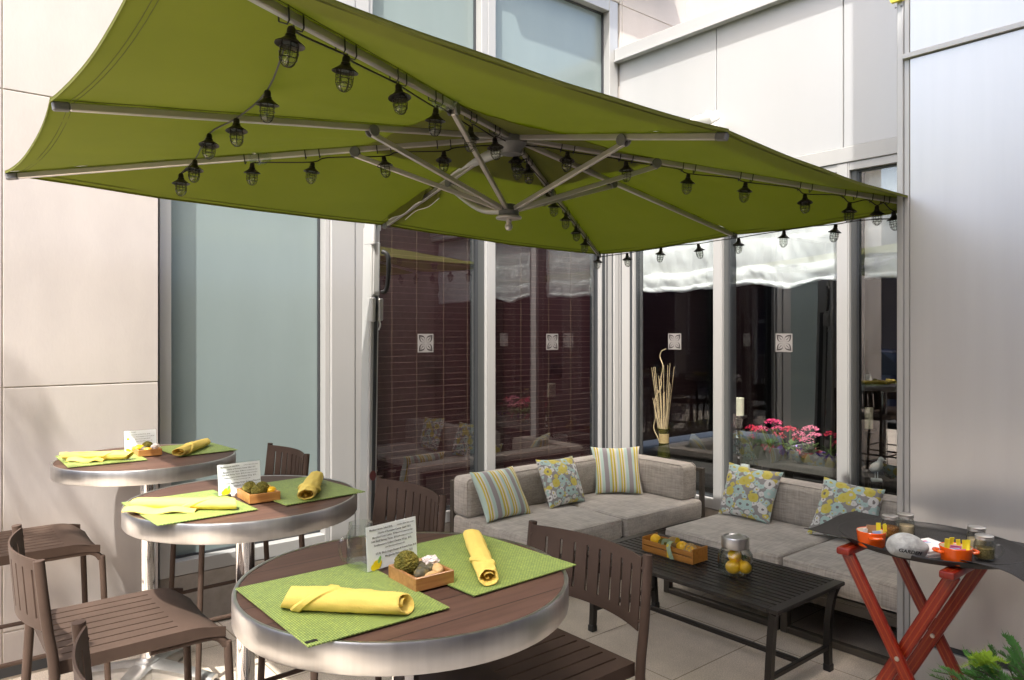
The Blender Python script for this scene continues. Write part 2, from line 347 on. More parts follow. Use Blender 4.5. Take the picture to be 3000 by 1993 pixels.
M['crate'] = woodmat('amber_stained_pine', (.33, .13, .022), (.47, .21, .04), .4, 1, 0, 1.5, coat=.2)
M['moss'] = mat('moss', (.10, .095, .012), .95, col2=(.24, .2, .03), vs=70, bump=1.0, bs=130)
M['tanstone'] = mat('tan_pebble', (.62, .40, .17), .6, var=.12, vs=40)
M['darkstone'] = mat('olive_pebble', (.085, .078, .045), .6, col2=(.26, .19, .05), vs=45, lo=.5, hi=.7)
M['shell'] = mat('white_shell', (.78, .70, .66), .5, var=.1, vs=60, bump=.5, bs=90)
M['acrylic'] = glassmat('clear_acrylic', (.97, .98, .98), 1.5)
M['card'] = mat('white_card', (.80, .84, .86), .6)
M['ink'] = mat('grey_ink', (.16, .165, .18), .7)
M['lemonprint'] = mat('yellow_print', (.90, .68, .01), .6)
M['leafprint'] = mat('green_print', (.25, .55, .14), .6)
M['sofa'] = sofafabric('woven_taupe_upholstery')
M['sofaframe'] = mat('taupe_metal_sofa_frame', (.088, .075, .062), .45, .3)
M['blackmetal'] = mat('black_brown_metal', (.018, .015, .013), .38, .2, var=.1, vs=8, bump=.03, bs=200)
MU, AQ, GR, WH = (.60, .49, .07), (.50, .64, .58), (.33, .30, .31), (.74, .72, .66)
st = []
for k in range(2):
    o = k*.5
    for d, c in ((0, AQ), (.05, MU), (.08, WH), (.10, MU), (.13, WH), (.16, AQ), (.22, GR), (.31, AQ), (.36, MU), (.40, WH), (.42, MU), (.46, WH)): st.append((o+d, c))
M['stripe'] = stripes('striped_cotton', st)
M['floral'] = floral('floral_cotton')
M['redwood'] = woodmat('cherry_lacquer', (.15, .006, .002), (.24, .017, .004), .3, 2, 0, 1.2, coat=.08)
M['redgroove'] = mat('orange_groove', (.30, .055, .008), .35)
M['traymat'] = mat('black_rubber_mesh', (.026, .024, .023), .6, bump=.8, bs=420)
M['orange'] = mat('orange_enamel', (.75, .10, .006), .15, coat=.5)
M['cream'] = mat('cream_enamel', (.75, .68, .55), .2)
M['rock'] = mat('pale_grey_stone', (.36, .37, .36), .8, var=.2, vs=26, bump=.35, bs=70)
M['black_ink'] = mat('black_engraving', (.02, .02, .02), .8)
M['paper'] = mat('white_paper', (.82, .81, .79), .8)
for k, c in dict(pyellow=(.85, .70, .03), ppink=(.80, .22, .40), pblue=(.42, .55, .78), pbrown=(.40, .22, .11), pwhite=(.8, .8, .8)).items(): M[k] = mat('packet_'+k[1:], c, .5, bump=.1, bs=120)
M['lid'] = mat('tin_lid', (.62, .60, .56), .32, .9)
M['pepper'] = mat('chili_flakes', (.20, .045, .008), .8, col2=(.65, .30, .06), vs=220, bump=.6, bs=250)
M['sugar'] = mat('cane_sugar', (.72, .57, .36), .8, var=.08, vs=150)
M['herbs'] = mat('dried_herbs', (.16, .12, .03), .9, col2=(.38, .30, .11), vs=230, bump=.6, bs=250)
M['lemon'] = mat('lemon_peel', (.86, .50, .012), .35, var=.05, vs=12, bump=.25, bs=160)
M['leaf'] = mat('green_leaf', (.045, .12, .02), .5, var=.25, vs=20)
M['leafl'] = mat('pale_green_leaf', (.14, .24, .055), .5, var=.25, vs=20)
M['yew'] = fabric('yew_needles', (.055, .16, .035), .3, tcol=(.14, .34, .04), var=.3, vs=9)
M['yewnew'] = fabric('young_yew_needles', (.22, .34, .02), .3, var=.2, vs=9)
M['bark'] = mat('bark', (.10, .075, .055), .9, var=.3, vs=20, bump=.5, bs=40)
M['candle'] = mat('ivory_wax', (.84, .80, .62), .5)
M['petal'] = mat('pink_petal', (.80, .05, .20), .6, var=.2, vs=60); M['petal2'] = mat('rose_petal', (.85, .20, .33), .6, var=.25, vs=60); M['petal3'] = mat('crimson_petal', (.60, .012, .06), .6, var=.2, vs=60)
M['foilp'] = mat('purple_foil', (.13, .05, .36), .2, .5, bump=.5, bs=40); M['foilk'] = mat('pink_foil', (.72, .16, .22), .2, .4, bump=.5, bs=40)
M['planter'] = mat('grey_planter', (.075, .073, .065), .6)
M['reed'] = mat('pale_reed', (.62, .47, .28), .8, var=.12, vs=30)
M['greenglass'] = glassmat('green_glass', (.50, .52, .22), 1.6, dif=.25, dcol=(.10, .11, .02))
M['twine'] = mat('jute', (.50, .36, .17), .9, var=.15, vs=60)
M['gingham'] = brickmat('gingham_ribbon', (.17, .24, .10), (.55, .62, .5), (.33, .42, .26), .006, .006, .0022, off=0, rough=.8, bump=0)
M['yribbon'] = mat('yellow_ribbon', (.75, .55, .02), .5)
M['birdwhite'] = mat('white_ceramic', (.62, .68, .68), .4)
M['whitefabric'] = fabric('white_shade_fabric', (.80, .81, .81), .2, var=.03, vs=2)
M['yellowsign'] = mat('yellow_paint', (.62, .55, .05), .5)
M['sail'] = fabric('white_sail_cloth', (.80, .80, .78), .35)
M['whitewall'] = mat('white_render', (.74, .73, .70), .8, var=.04, vs=2)
M['brick'] = brickmat('red_brick', (.12, .032, .022), (.085, .022, .017), (.13, .10, .085), .22, .075, .010, rot=(R(90), 0, R(90)), rough=.85, bump=.4, var=.12, vs=1.5)
M['awning'] = mat('maroon_awning', (.10, .008, .016), .7)
M['carpaint'] = mat('dark_blue_car_paint', (.012, .014, .045), .2, .4, coat=1)
M['tyre'] = mat('rubber', (.015, .015, .015), .8)
M['stickermat'] = mat('etched_grey_vinyl', (.19, .18, .175), .6)
M['stickerdark'] = mat('dark_vinyl', (.03, .025, .025), .6)
M['plasticbag'] = glassmat('clear_plastic', (.88, .92, .85), 1.7, rough=.2, dif=.04, dcol=(.55, .6, .45))
M['redtag'] = mat('maroon_sticker', (.12, .03, .03), .4)
# ================================================================== THE SETTING
mb = MB(); mb.box(-9, 8.0, -.30, 22, -.14, 0); mb.box(3.6, 8.0, -22, -.30, -.14, 0)
tag(mb.build('patio_paving', M['paver']), kind='structure')
mb = MB(); mb.box(-150, 150, -150, 150, -.6, -.12)
tag(mb.build('street_asphalt', M['asphalt']), kind='structure')
mb = MB()
mb.box(-6, -.14, -.3, 5.0, .002, .30)                     # raised floor behind the windows on the right
mb.box(-.3, 3.5, -3, -.30, .002, .25)
tag(mb.build('interior_floor', M['dark']), kind='structure')
mb = MB()
mb.box(-6.2, -6, -3, 5, 0, 3.4); mb.box(-6, 3.5, -3.2, -3, 0, 3.4); mb.box(-6, 1.05, 5.0, 5.2, 0, 3.4)
mb.box(-6, -.16, -.2, 5, 2.80, 3.0); mb.box(-6, 3.55, -3, -.2, 2.80, 3.0); mb.box(3.5, 3.6, -3, -.2, 0, 3.4)
mb.box(-3.0, -2.9, -.2, 5.0, .30, 2.8)
tag(mb.build('interior_walls', M['dark']), kind='structure')

# ---- limestone wall on the left: slabs with recessed joints
def slabs(mb, x0, x1, zs, xs, y0, y1, g=.0028):
    xs = sorted([x0]+[q for q in xs if x0 < q < x1]+[x1])
    for a, b in zip(xs, xs[1:]):
        for c, d in zip(zs, zs[1:]): mb.box(a+g, b-g, y0, y1, c+g, d-g, .0022)
t = thing('stone_wall', 'pale pinkish limestone wall of big slabs left of the frosted window', 'wall', (3.588, .07, 0))
mb = MB(); slabs(mb, 0, 1.05, [.065, .222, 1.348, 2.722, 4.10, 5.6, 9.5], [.668], -.07, 0); mb.build('slab', M['stone'], t)
mb = MB(); mb.box(.005, 1.045, -.34, -.006, 0, 9.5); mb.build('mortar_backing', M['mortar'], t)
mb = MB(); mb.box(0, 1.05, -.05, -.004, .012, .062); mb.build('base_gap', M['aludark'], t)
t = thing('stone_wall', 'pale limestone upper wall rising behind the metal panels at top right', 'wall', (0, 0, 0))
mb = MB(); slabs(mb, -9, -.02, [3.2, 4.35, 5.55, 7, 9.5], [-.05, -.915, -1.78, -2.64, -3.5, -5, -7], -.06, 0)
slabs(mb, -.02, 3.57, [4.36, 5.55, 7, 9.5], [.84, 1.7, 2.56], -.06, 0); mb.build('slab', M['stone2'], t)
mb = MB(); mb.box(-9, 3.56, -.34, -.006, 4.37, 9.5); mb.box(-9, -.03, -.34, -.006, 3.0, 4.37); mb.build('mortar_backing', M['mortar'], t)
mb = MB(); mb.box(-.6, 1.42, .003, .20, 4.78, 4.93, .01); mb.build('cornice', M['stone2'], t)
# ---- granite plinth under the windows
t = thing('granite_plinth', 'grey brown granite plinth under the frosted window and cladding column', 'plinth', (1.8, 0, 0))
mb = MB(); mb.box(-1.8, 1.765, -.06, -.006, .205, .30, .004); mb.box(-1.8, 1.765, -.06, -.006, .012, .196, .004); mb.build('stone_course', M['granite'], t)
mb = MB(); mb.box(-1.8, 1.765, -.3, -.03, 0, .298); mb.build('mortar_backing', M['aludark'], t)
t = thing('granite_plinth', 'grey plinth under the dark windows on the right, behind the sofas', 'plinth', (0, 1.5, 0))
mb = MB(); mb.box(-.06, -.006, -1.49, 1.2, .205, .30, .004); mb.box(-.06, -.006, -1.49, 1.2, .012, .196, .004); mb.build('stone_course', M['granite'], t)
mb = MB(); mb.box(-.14, -.03, -1.49, 1.2, 0, .298); mb.build('mortar_backing', M['aludark'], t)

# ---- windows.  axis 'L': wall y=0 (u = x);  axis 'R': wall x=0 (u = y);  d = distance out of the wall
def bx(mb, ax, u0, u1, d0, d1, z0, z1, bev=0):
    if ax == 'L': mb.box(u0, u1, d0, d1, z0, z1, bev)
    else: mb.box(d0, d1, u0, u1, z0, z1, bev)
def window(name, label, cat, ax, u0, u1, z0, z1, jl, jr, jb, jt, gd, gm, fd=0.0, group=None, sl=0, sr=0):
    t = thing(name, label, cat, ((u0+u1)/2, 0, z0) if ax == 'L' else (0, (u0+u1)/2, z0), group=group)
    c = (u0+u1)/2; a, b, h = u0-c, u1-c, z1-z0
    mb = MB()
    bx(mb, ax, a, a+jl, -.12, fd, 0, h, .002); bx(mb, ax, b-jr, b, -.12, fd, 0, h, .002)
    bx(mb, ax, a+jl, b-jr, -.12, fd-.004, 0, jb, .002); bx(mb, ax, a+jl, b-jr, -.12, fd-.004, h-jt, h, .002)
    mb.build('frame', M['alu'], t)
    if sl or sr:
        mb = MB()
        if sl: bx(mb, ax, a+jl, a+jl+sl, -.115, -.028, jb, h-jt)
        if sr: bx(mb, ax, b-jr-sr, b-jr, -.115, -.028, jb, h-jt)
        mb.build('sash', M['sash'], t); jl += sl; jr += sr
    mb = MB(); g = .012
    bx(mb, ax, a+jl, a+jl+g, -.11, gd+.018, jb, h-jt); bx(mb, ax, b-jr-g, b-jr, -.11, gd+.018, jb, h-jt)
    bx(mb, ax, a+jl+g, b-jr-g, -.11, gd+.017, jb, jb+g); bx(mb, ax, a+jl+g, b-jr-g, -.11, gd+.017, h-jt-g, h-jt)
    mb.build('gasket', M['aludark'], t)
    mb = MB(); bx(mb, ax, a+jl+g, b-jr-g, gd-.008, gd, jb+g, h-jt-g); mb.build('pane', gm, t)
    return t
window('frosted_window', 'tall pale blue frosted glass window left of the cladding column, behind the bar tables', 'window', 'L', 2.602, 3.566, .302, 2.68, .028, .058, .075, .05, -.085, M['frost'])
window('frosted_window', 'upper frosted window above the tall one, its corner peeping over the lime canopy', 'window', 'L', 2.602, 3.566, 2.78, 4.352, .028, .058, .05, .07, -.085, M['frost'])
window('frosted_window', 'upper frosted pane directly right of the cladding column, above the canopy', 'window', 'L', 1.378, 2.335, 2.78, 4.352, .055, .03, .05, .09, -.085, M['frost'])
window('frosted_window', 'upper frosted pane at the inner corner beside the silver panels, above the canopy', 'window', 'L', .004, 1.376, 2.78, 4.352, .10, .07, .05, .09, -.085, M['frost'])
window('blind_window', 'clear window with closed burgundy blind right behind the white umbrella mast', 'window', 'L', 1.378, 2.335, .302, 2.68, .010, .03, .075, .05, -.05, M['glass'], sl=.055)
window('blind_window', 'clear window with closed burgundy blind left of the inner corner post', 'window', 'L', .192, 1.376, .302, 2.68, .02, .068, .075, .05, -.05, M['glass'])
window('dark_window', 'dark window behind the corner sofa with reeds in a vase behind the glass', 'window', 'R', .152, .998, .302, 2.68, .012, .066, .075, .05, -.05, M['glass'])
window('dark_window', 'dark window with pink potted flowers behind the glass', 'window', 'R', 1.0, 1.935, .302, 2.68, .008, .07, .075, .05, -.05, M['glass'], sl=.036)
window('dark_window', 'narrow dark window next to the right wall, brick house mirrored in its glass', 'window', 'R', 1.937, 2.95, .302, 2.68, .008, .07, .075, .05, -.05, M['glass'], sl=.036)
t = thing('corner_post', 'pale metal post in the inner corner between the two window walls', 'post', (0, 0, 0))
mb = MB(); mb.box(-.13, .188, -.13, -.012, .302, 2.68, .003); mb.box(-.13, -.012, -.010, .148, .302, 2.68, .003); mb.box(.004, .06, -.01, .012, .302, 2.68, .003); mb.build('post_cladding', M['alu'], t)
mb = MB(); mb.box(.06, .066, -.011, -.004, .302, 2.68); mb.box(.125, .131, -.011, -.004, .302, 2.68); mb.box(.150, .1875, -.0118, -.009, .302, 2.68); mb.box(-.0118, -.009, .02, .028, .302, 2.68); mb.box(-.0118, -.009, .118, .147, .302, 2.68); mb.build('groove', M['aludark'], t)
t = thing('transom_beam', 'pale metal transom between the blind windows and the upper frosted panes', 'beam', (1.8, 0, 2.68))
mb = MB(); mb.box(-1.796, .535, -.12, .006, .002, .098, .003); mb.box(.802, 1.766, -.12, .006, .002, .098, .003); mb.build('rail', M['alu'], t)
t = thing('cladding_column', 'wide pale metal cladding column between frosted window and blind window', 'column', (2.47, 0, 0))
mb = MB(); mb.box(-.03, .130, -.12, .022, .302, 4.352, .004); mb.box(-.133, -.034, -.12, .014, .302, 4.352, .004); mb.build('cladding_strip', M['alu'], t)
# ---- silver panels above the right windows
t = thing('panel_wall', 'silver white metal panel wall above the dark windows', 'wall', (0, 1.5, 2.68))
mb = MB(); mb.box(-.12, .006, -1.496, 1.45, .002, .10, .003); mb.build('transom', M['alu'], t)
for a, b in ((-1.496, -.552), (-.546, .40), (.406, 1.45), (1.456, 3.4)):
    mb = MB(); mb.box(-.10, -.012, a, b, .104, 1.178, .003); mb.build('panel', M['panel'], t)
mb = MB(); mb.box(-.12, -.03, -1.49, 3.4, .1, 1.2); mb.build('seam_backing', M['alu'], t)
mb = MB(); mb.box(-.14, .05, -1.496, 3.4, 1.182, 1.275, .004); mb.box(.004, .06, -1.496, 3.4, 1.165, 1.181, .002); mb.build('coping', M['panel'], t)
mb = MB(); mb.box(-6, -.14, -1.55, 3.5, 1.1, 1.26); mb.build('roof', M['granite'], t)
# ---- brushed metal wall in the right foreground
t = thing('metal_wall', 'brushed silver metal wall in the right foreground behind the red tray stand', 'wall', (1.15, 2.715, 0))
mb = MB(); mb.box(-.06, 0, 0.002, .030, .012, 9.35, .003); mb.build('edge_strip', M['alu'], t)
mb = MB(); mb.box(-.06, -.006, .032, .054, .012, 9.35, .002); mb.build('reveal_strip', M['alu'], t)
for a, b in ((.250, 2.825), (2.853, 5.6), (5.61, 9.35)):
    mb = MB(); mb.box(-.06, 0, .058, 2.28, a, b, .003); mb.build('panel', M['brushed'], t)
mb = MB(); mb.box(-.06, 0, .058, 2.28, .012, .222, .003); mb.build('kick_panel', M['brushed'], t)
mb = MB(); mb.box(-.05, .014, .03, 2.28, 2.828, 2.850, .002); mb.build('joint_trim', M['alu'], t)
mb = MB(); mb.box(-.045, -.015, .03, 2.28, .219, .252); mb.build('shadow_gap', M['aludark'], t)
mb = MB(); mb.box(-2.0, -.055, .01, 2.28, 0, 9.35); mb.build('core', M['granite'], t)
for y in (2.703, 2.712):
    pass
t = thing('yellow_plate', 'yellow metal bracket plate bolted to the top edge of the right wall', 'bracket', (1.152, 2.700, 3.095))
mb = MB(); mb.poly([(0, 0, 0), (0, .052, 0), (0, .07, .12), (0, -.04, .12)], (.02, 0, 0)); mb.build('plate', M['yellowsign'], t)
for y, z in ((.014, -.022), (.038, -.022), (.022, .02)):
    mb = MB(); mb.lathe([(.0, .004), (.004, .003), (.004, 0)], (0, 0, 0), 10, Matrix.Translation((0.0 if z < 0 else .021, y, z)) @ Matrix.Rotation(R(90), 4, 'Y')); mb.build('bolt', M['greyplastic'], t)
# ---- an unseen wing added behind the camera to darken window reflections, and the street
t = thing('added_dark_wing', 'added low dark stone wing behind the viewer, out of view, darkening the window reflections', 'building', (4.2, 5.0, 0))
mb = MB(); mb.box(-3.1, 3.4, 0, 6, 0, 4.0); mb.build('wall', M['granite'], t)
for i in range(4):
    f = MB(); f.box(-2.8+i*1.55, -1.6+i*1.55, -.03, .02, .5, 2.9, .01); f = f.build('window', M['alu'], t)
    g = MB(); g.box(-2.73+i*1.55, -1.67+i*1.55, -.04, -.03, .57, 2.83); g.build('pane', M['carpaint'], f)
t = thing('added_shade_sail', 'added big white fabric sail, out of view, shading the near end of the patio', 'shade sail', (4.8, 5.0, 0))  # added overhead, out of view, to shade the nearest table and the right wall
def sf(u, v):
    x, y = 2*u-1, 2*v-1; return Vector((x*2.75*(1-.05*(1-y*y)), -1.30+3.0*v+y*.0-(.10*(1-x*x))*(y), 6.25-.15*(1-x*x)*(1-y*y)+.12*x*y))
mb = MB(); mb.slab(sf, 20, 16, .004); mb.build('sail', M['sail'], t)
for x, y in ((2.9, -1.5), (2.9, 1.95), (-2.9, 1.95)):
    mb = MB(); mb.tube([(x, y, 0), (x, y, 6.6)], .05, 14); pl = mb.build('post', M['mastwhite'], t)
    mb = MB(); mb.tube([(x, y, 6.45), (x*.955, y*.93 if y > 0 else -1.36, 6.3)], .006, 6); mb.build('cable', M['steel'], pl)
mb = MB(); mb.tube([(-2.72, -1.32, 6.37), (-3.75, -1.6, 6.5)], .006, 6); mb.build('cable', M['steel'], t)
t = thing('brick_building', 'red brick building with maroon window awnings across the street, mirrored in the narrow window', 'building', (15, 0, 0))
mb = MB(); mb.box(0, 6, -24, 24, -.12, 5.2); mb.build('wall', M['brick'], t)
for i in range(14):
    y = -22.6+i*3.3
    for z0 in (.9,):
        f = MB(); f.box(-.06, .05, y, y+1.25, z0, z0+2.1, .01); f = f.build('window', M['alu'], t)
        g = MB(); g.box(-.075, -.06, y+.08, y+1.17, z0+.08, z0+1.0); g.box(-.075, -.06, y+.08, y+1.17, z0+1.1, z0+2.02); g.build('pane', M['carpaint'], f)
    a = MB(); a.poly([(-.02, 0, 0), (-.02, 0, .55), (-.75, 0, -.02), (-.75, 0, -.12), (-.02, 0, -.06)], (0, 1.6, 0)); a = a.build('awning', M['awning'], t); a.location = (0, y-.17, 3.05)
def car(x, y, rz, label):
    t = thing('parked_car', label, 'car', (x, y, -.12), rz)
    prof = [(-2.1, .35), (-2.15, .62), (-2.0, .85), (-1.45, .95), (-.75, 1.40), (.35, 1.44), (1.05, .98), (1.95, .82), (2.12, .55), (2.1, .3)]
    mb = MB()
    for s in (0,):
        A = [(px, -.85+ (.16 if pz > 1 else 0), pz) for px, pz in prof]; B = [(px, .85-(.16 if pz > 1 else 0), pz) for px, pz in prof]
        n = len(A); V = [mb.bm.verts.new(p) for p in A+B]
        mb.bm.faces.new(V[:n]); mb.bm.faces.new(V[n:][::-1])
        for i in range(n): mb.bm.faces.new((V[i], V[n+i], V[n+(i+1) % n], V[(i+1) % n]))
    bmesh.ops.bevel(mb.bm, geom=mb.bm.edges[:], offset=.05, segments=3, affect='EDGES')
    for f in mb.bm.faces: f.smooth = True
    mb.build('body', M['carpaint'], t, sharp=50)
    mb = MB()
    for s in (-1, 1): mb.poly([(-1.2, s*.862, 1.0), (.75, s*.862, 1.0), (.25, s*.72, 1.36), (-.7, s*.72, 1.33)], (0, s*.01, 0))
    mb.poly([(.46, -.62, 1.40), (1.0, -.72, 1.03), (1.0, .72, 1.03), (.46, .62, 1.40)], (.03, 0, .02)); mb.build('window', M['black'], t)
    for wx in (-1.3, 1.35):
        for s in (-1, 1):
            w_ = MB(); w_.lathe([(.0, .1), (.3, .1), (.33, .06), (.33, -.06), (.3, -.1), (0, -.1)], (0, 0, 0), 24, Matrix.Translation((wx, s*.78, .33)) @ Matrix.Rotation(R(90), 4, 'X')); w_ = w_.build('wheel', M['tyre'], t)
            r_ = MB(); r_.lathe([(0, .012), (.19, .005), (.2, -.01)], (0, 0, 0), 20, Matrix.Translation((wx, s*.89, .33)) @ Matrix.Rotation(R(-90*s), 4, 'X')); r_.build('rim', M['steel'], w_)
    for s in (-1, 1):
        h = MB(); h.blob((2.06, s*.6, .66), (.06, .15, .07), 2); h.build('headlight', M['shell'], t)
car(9.3, -1.9, R(88), 'dark blue parked car on the street, mirrored in the narrow window')
# ---- a street tree whose crown dapples the limestone wall
random.seed(5)
t = thing('street_tree', 'leafy street tree by the kerb outside the frame', 'tree', (7.3, 1.6, 0))
mb = MB(); mb.tube(spline([(0, 0, -.02), (.04, .02, 1.5), (-.05, .05, 3.2), (-.1, .1, 4.6)]), [.13-.004*i for i in range(19)], 10); mb.tube(spline([(-.05, .05, 3.2), (-.4, .3, 4.4), (-.5, .4, 5.6)]), [.06-.003*i for i in range(13)], 8); mb.tube(spline([(-.05, .05, 3.5), (.3, -.2, 4.6), (.5, -.2, 5.8)]), [.05-.0025*i for i in range(13)], 8); mb.build('trunk', M['bark'], t)
mb = MB()
for c, r in (((-.45, .35, 5.9), .72), ((.5, -.3, 6.2), .8), ((.1, .6, 6.6), .6)):
    for i in range(700):
        d = Vector((random.gauss(0, 1), random.gauss(0, 1), random.gauss(0, 1))).normalized()*r*random.random()**.4
        p = Vector(c)+d; a = Vector((random.gauss(0, 1), random.gauss(0, 1), random.gauss(0, .5))).normalized(); b = a.orthogonal().normalized(); l = random.uniform(.05, .1)
        mb.add([p-a*l, p+b*l*.5, p+a*l, p-b*l*.5], [(0, 1, 2, 3)])
mb.build('crown', M['yew'], t, fix=False)

# ================================================================== BEHIND THE GLASS
def blind(label, x0, x1, cords):
    t = thing('venetian_blind', label, 'blind', ((x0+x1)/2, -.125, .40)); h = (x1-x0)/2; c = (x0+x1)/2
    mb = MB(); ed = MB(); z = 0.0; k = 0
    while z < 2.22:
        M_ = Matrix.Translation((0, .004*math.sin(k*1.7), z)) @ Matrix.Rotation(R(81), 4, 'X')
        mb.box(-h, h, -.024, .024, -.0013, .0013, 0, 1, M_); ed.box(-h, h, .0238, .0254, -.0014, .0014, 0, 1, M_); z += .0425; k += 1
    mb.build('slat', M['slat'], t); ed.build('slat_sun_line', M['slatsun'], t)
    mb = MB()
    for q in cords: mb.tube([(q-c, .027, -.05), (q-c, .027, 2.25)], .0012, 5)
    mb.build('ladder_cord', M['cord'], t)
    mb = MB(); mb.box(-h, h, -.03, .03, 2.22, 2.27); mb.build('headrail', M['slat'], t)
    mb = MB(); mb.box(-h-.03, h+.03, -.075, -.07, -.09, 2.3); mb.build('backing_shade', M['dark'], t)
blind('closed burgundy wooden blind behind the glass next to the white mast', 1.42, 2.31, [2.107, 1.914, 1.694, 1.488])
blind('closed burgundy wooden blind behind the glass beside the corner post', .20, 1.33, [.984, .697, .456, .215])
def shade(label, y0, y1, seed):
    t = thing('fabric_shade', label, 'window shade', (-.09, (y0+y1)/2, 1.93)); h = (y1-y0)/2
    prof = [(.0, .0), (.016, .010), (.018, .026), (.006, .04), (.014, .07), (.020, .10), (.012, .135), (.004, .15), (.012, .20), (.018, .26), (.012, .32), (.003, .35), (.008, .42), (.012, .52), (.006, .64), (.0, .76)]
    P = spline([(a, 0, b) for a, b in prof], 4)
    def fn(u, v):
        p = P[min(len(P)-1, int(round(v*(len(P)-1))))]; wv = noise.noise(Vector((u*3+seed, v*2.0, seed)))
        k = (1-v)
        return Vector((-.03 + p.x*.5*(1+.9*wv) + .012*noise.noise(Vector((u*7, v*5, seed))) + .006*noise.noise(Vector((u*19+v*6, v*8, seed+3))), (u-.5)*2*h, p.z + k*.035*wv + k*.03*(2*u-1)**2*.4 + .004*noise.noise(Vector((u*26, v*9, seed)))))
    mb = MB(); mb.slab(fn, 48, len(P)-1, Vector((-.003, 0, 0)))
    mb.build('cloth', M['whitefabric'], t)
    mb = MB(); mb.box(-.06, -.02, -h, h, .74, .79); mb.build('headrail', M['alu'], t)
shade('gathered white fabric shade at the top of the corner window with the reeds', .17, .91, 1)
shade('gathered white fabric shade at the top of the window with the pink flowers', 1.05, 1.84, 4)
shade('gathered white fabric shade at the top of the narrow window by the right wall', 1.99, 2.85, 9)
t = thing('bead_chain', 'thin white bead chain loop hanging at the left of the corner window', 'chain', (-.10, .09, 1.0))
mb = MB()
for y in (-.006, .045):
    for k in range(52): mb.blob((0, y, -.5+k*.026), .0032, 1)
mb.build('beads', M['cord'], t)
t = thing('window_ledge', 'dark ledge inside the right windows carrying candles and flowers', 'ledge', (-.30, 1.4, .43))
mb = MB(); mb.box(-.22, .17, -1.24, 1.6, 0, .10, .005); mb.build('shelf', M['dark'], t)
LZ = .53
# vase with reeds
t = thing('reed_vase', 'green glass vase with a jute band holding the tall pale reeds', 'vase', (-.20, .319, LZ))
mb = MB(); mb.lathe([(.0, .0), (.05, 0), (.057, .03), (.050, .10), (.036, .19), (.037, .24), (.046, .275), (.05, .29), (.046, .29), (.032, .24), (.031, .19), (.045, .10), (.05, .03), (0, .01)]); mb.build('body', M['greenglass'], t)
mb = MB(); mb.lathe([(.0375, .17), (.041, .172), (.0405, .21), (.0415, .245), (.038, .247)]); mb.build('jute_band', M['twine'], t)
random.seed(3)
t2 = thing('reed_bunch', 'bunch of pale dried reeds fanning out of the green vase', 'dried reeds', (-.20, .319, LZ))
for k in range(17):
    a = random.uniform(-.10, .085); h = random.uniform(.50, .80); b = random.uniform(-.05, .05)
    mb = MB(); mb.tube([(random.uniform(-.02, .02), random.uniform(-.022, .022), .03), (b*.5, a*.5, .03+h*.5), (b, a, .03+h)], [.0027, .0026, .0022], 6); mb.build('reed', M['reed'], t2)
mb = MB(); mb.tube(spline([(0, 0, .03), (.0, -.05, .3), (.0, -.10, .5), (.0, -.03, .62), (0, -.03, .70), (0, -.01, .80), (0, -.04, .87), (0, -.025, .92), (0, .02, .94)]), .0045, 6); mb.build('curly_willow', M['reed'], t2)
mb = MB(); mb.tube(spline([(0, 0, .05), (0, -.06, .2), (0, -.105, .28), (0, -.09, .36), (0, -.09, .46), (0, -.06, .60)]), .004, 6); mb.build('curly_willow', M['reed'], t2)
# candle holders
def candle(x, y, hh, ch, cr, l1, l2):
    t = thing('candle_holder', l1, 'candle holder', (x, y, LZ)); k = hh/.25
    mb = MB(); mb.lathe([(0, 0), (.045, 0), (.048, .01), (.03, .025), (.014, .04), (.012, .06), (.022, .07), (.012, .08), (.020, .095), (.011, .105), (.018, .118), (.011, .13), (.016, .145), (.009, .155), (.012, .19), (.028, .225), (.034, .235*1), (.062, .242), (.062, .25), (0, .25)] if k == 1 else [(r, z*k) for r, z in [(0, 0), (.045, 0), (.048, .01), (.03, .025), (.014, .04), (.012, .06), (.022, .07), (.012, .08), (.020, .095), (.011, .105), (.018, .118), (.011, .13), (.016, .145), (.009, .155), (.012, .19), (.028, .225), (.034, .235), (.062, .242), (.062, .25), (0, .25)]], n=28); mb.build('turned_stem', M['black'], t)
    t = thing('pillar_candle', l2, 'candle', (x, y, LZ+hh+.001))
    mb = MB(); mb.lathe([(0, 0), (cr, 0), (cr*1.01, ch*.5), (cr, ch), (cr*.9, ch-.004), (cr*.3, ch-.008), (0, ch-.009)], n=28); mb.build('wax', M['candle'], t)
    mb = MB(); mb.tube([(0, 0, ch-.01), (.001, 0, ch+.006)], .0015, 6); mb.build('wick', M['black'], t)
candle(-.25, .985, .45, .130, .039, 'black turned candlestick behind glass left of the pink flowers', 'ivory pillar candle on the black stick left of the pink flowers')
candle(-.22, 1.955, .45, .133, .038, 'slim black candlestick in the narrow window by the right wall', 'ivory pillar candle in the narrow window by the right wall')
# white bird figurines
def bird(x, y, z, s, label, rz):
    t = thing('bird_figurine', label, 'figurine', (x, y, z), rz)
    mb = MB()
    mb.box(-.055*s, .055*s, -.04*s, .04*s, 0, .03*s, .008*s, 2); mb.tube([(-.012*s, 0, .02*s), (-.012*s, 0, .10*s)], .005*s, 6); mb.tube([(.012*s, 0, .02*s), (.012*s, 0, .10*s)], .005*s, 6)
    mb.blob((0, 0, .155*s), (.075*s, .038*s, .05*s), 3, .08, 3, 1, Matrix.Rotation(R(-38), 4, 'Y')); mb.blob((.045*s, 0, .235*s), (.03*s, .026*s, .028*s), 2)
    mb.tube([(.02*s, 0, .17*s), (.043*s, 0, .235*s)], [.036*s, .024*s], 8); mb.tube([(.066*s, 0, .232*s), (.10*s, 0, .222*s)], [.009*s, .002*s], 6); mb.build('body', M['birdwhite'], t)
    mb = MB(); mb.box(-.06*s, .06*s, -.045*s, .045*s, LZ-z, -.001, .004); mb.build('pedestal', M['black'], t)
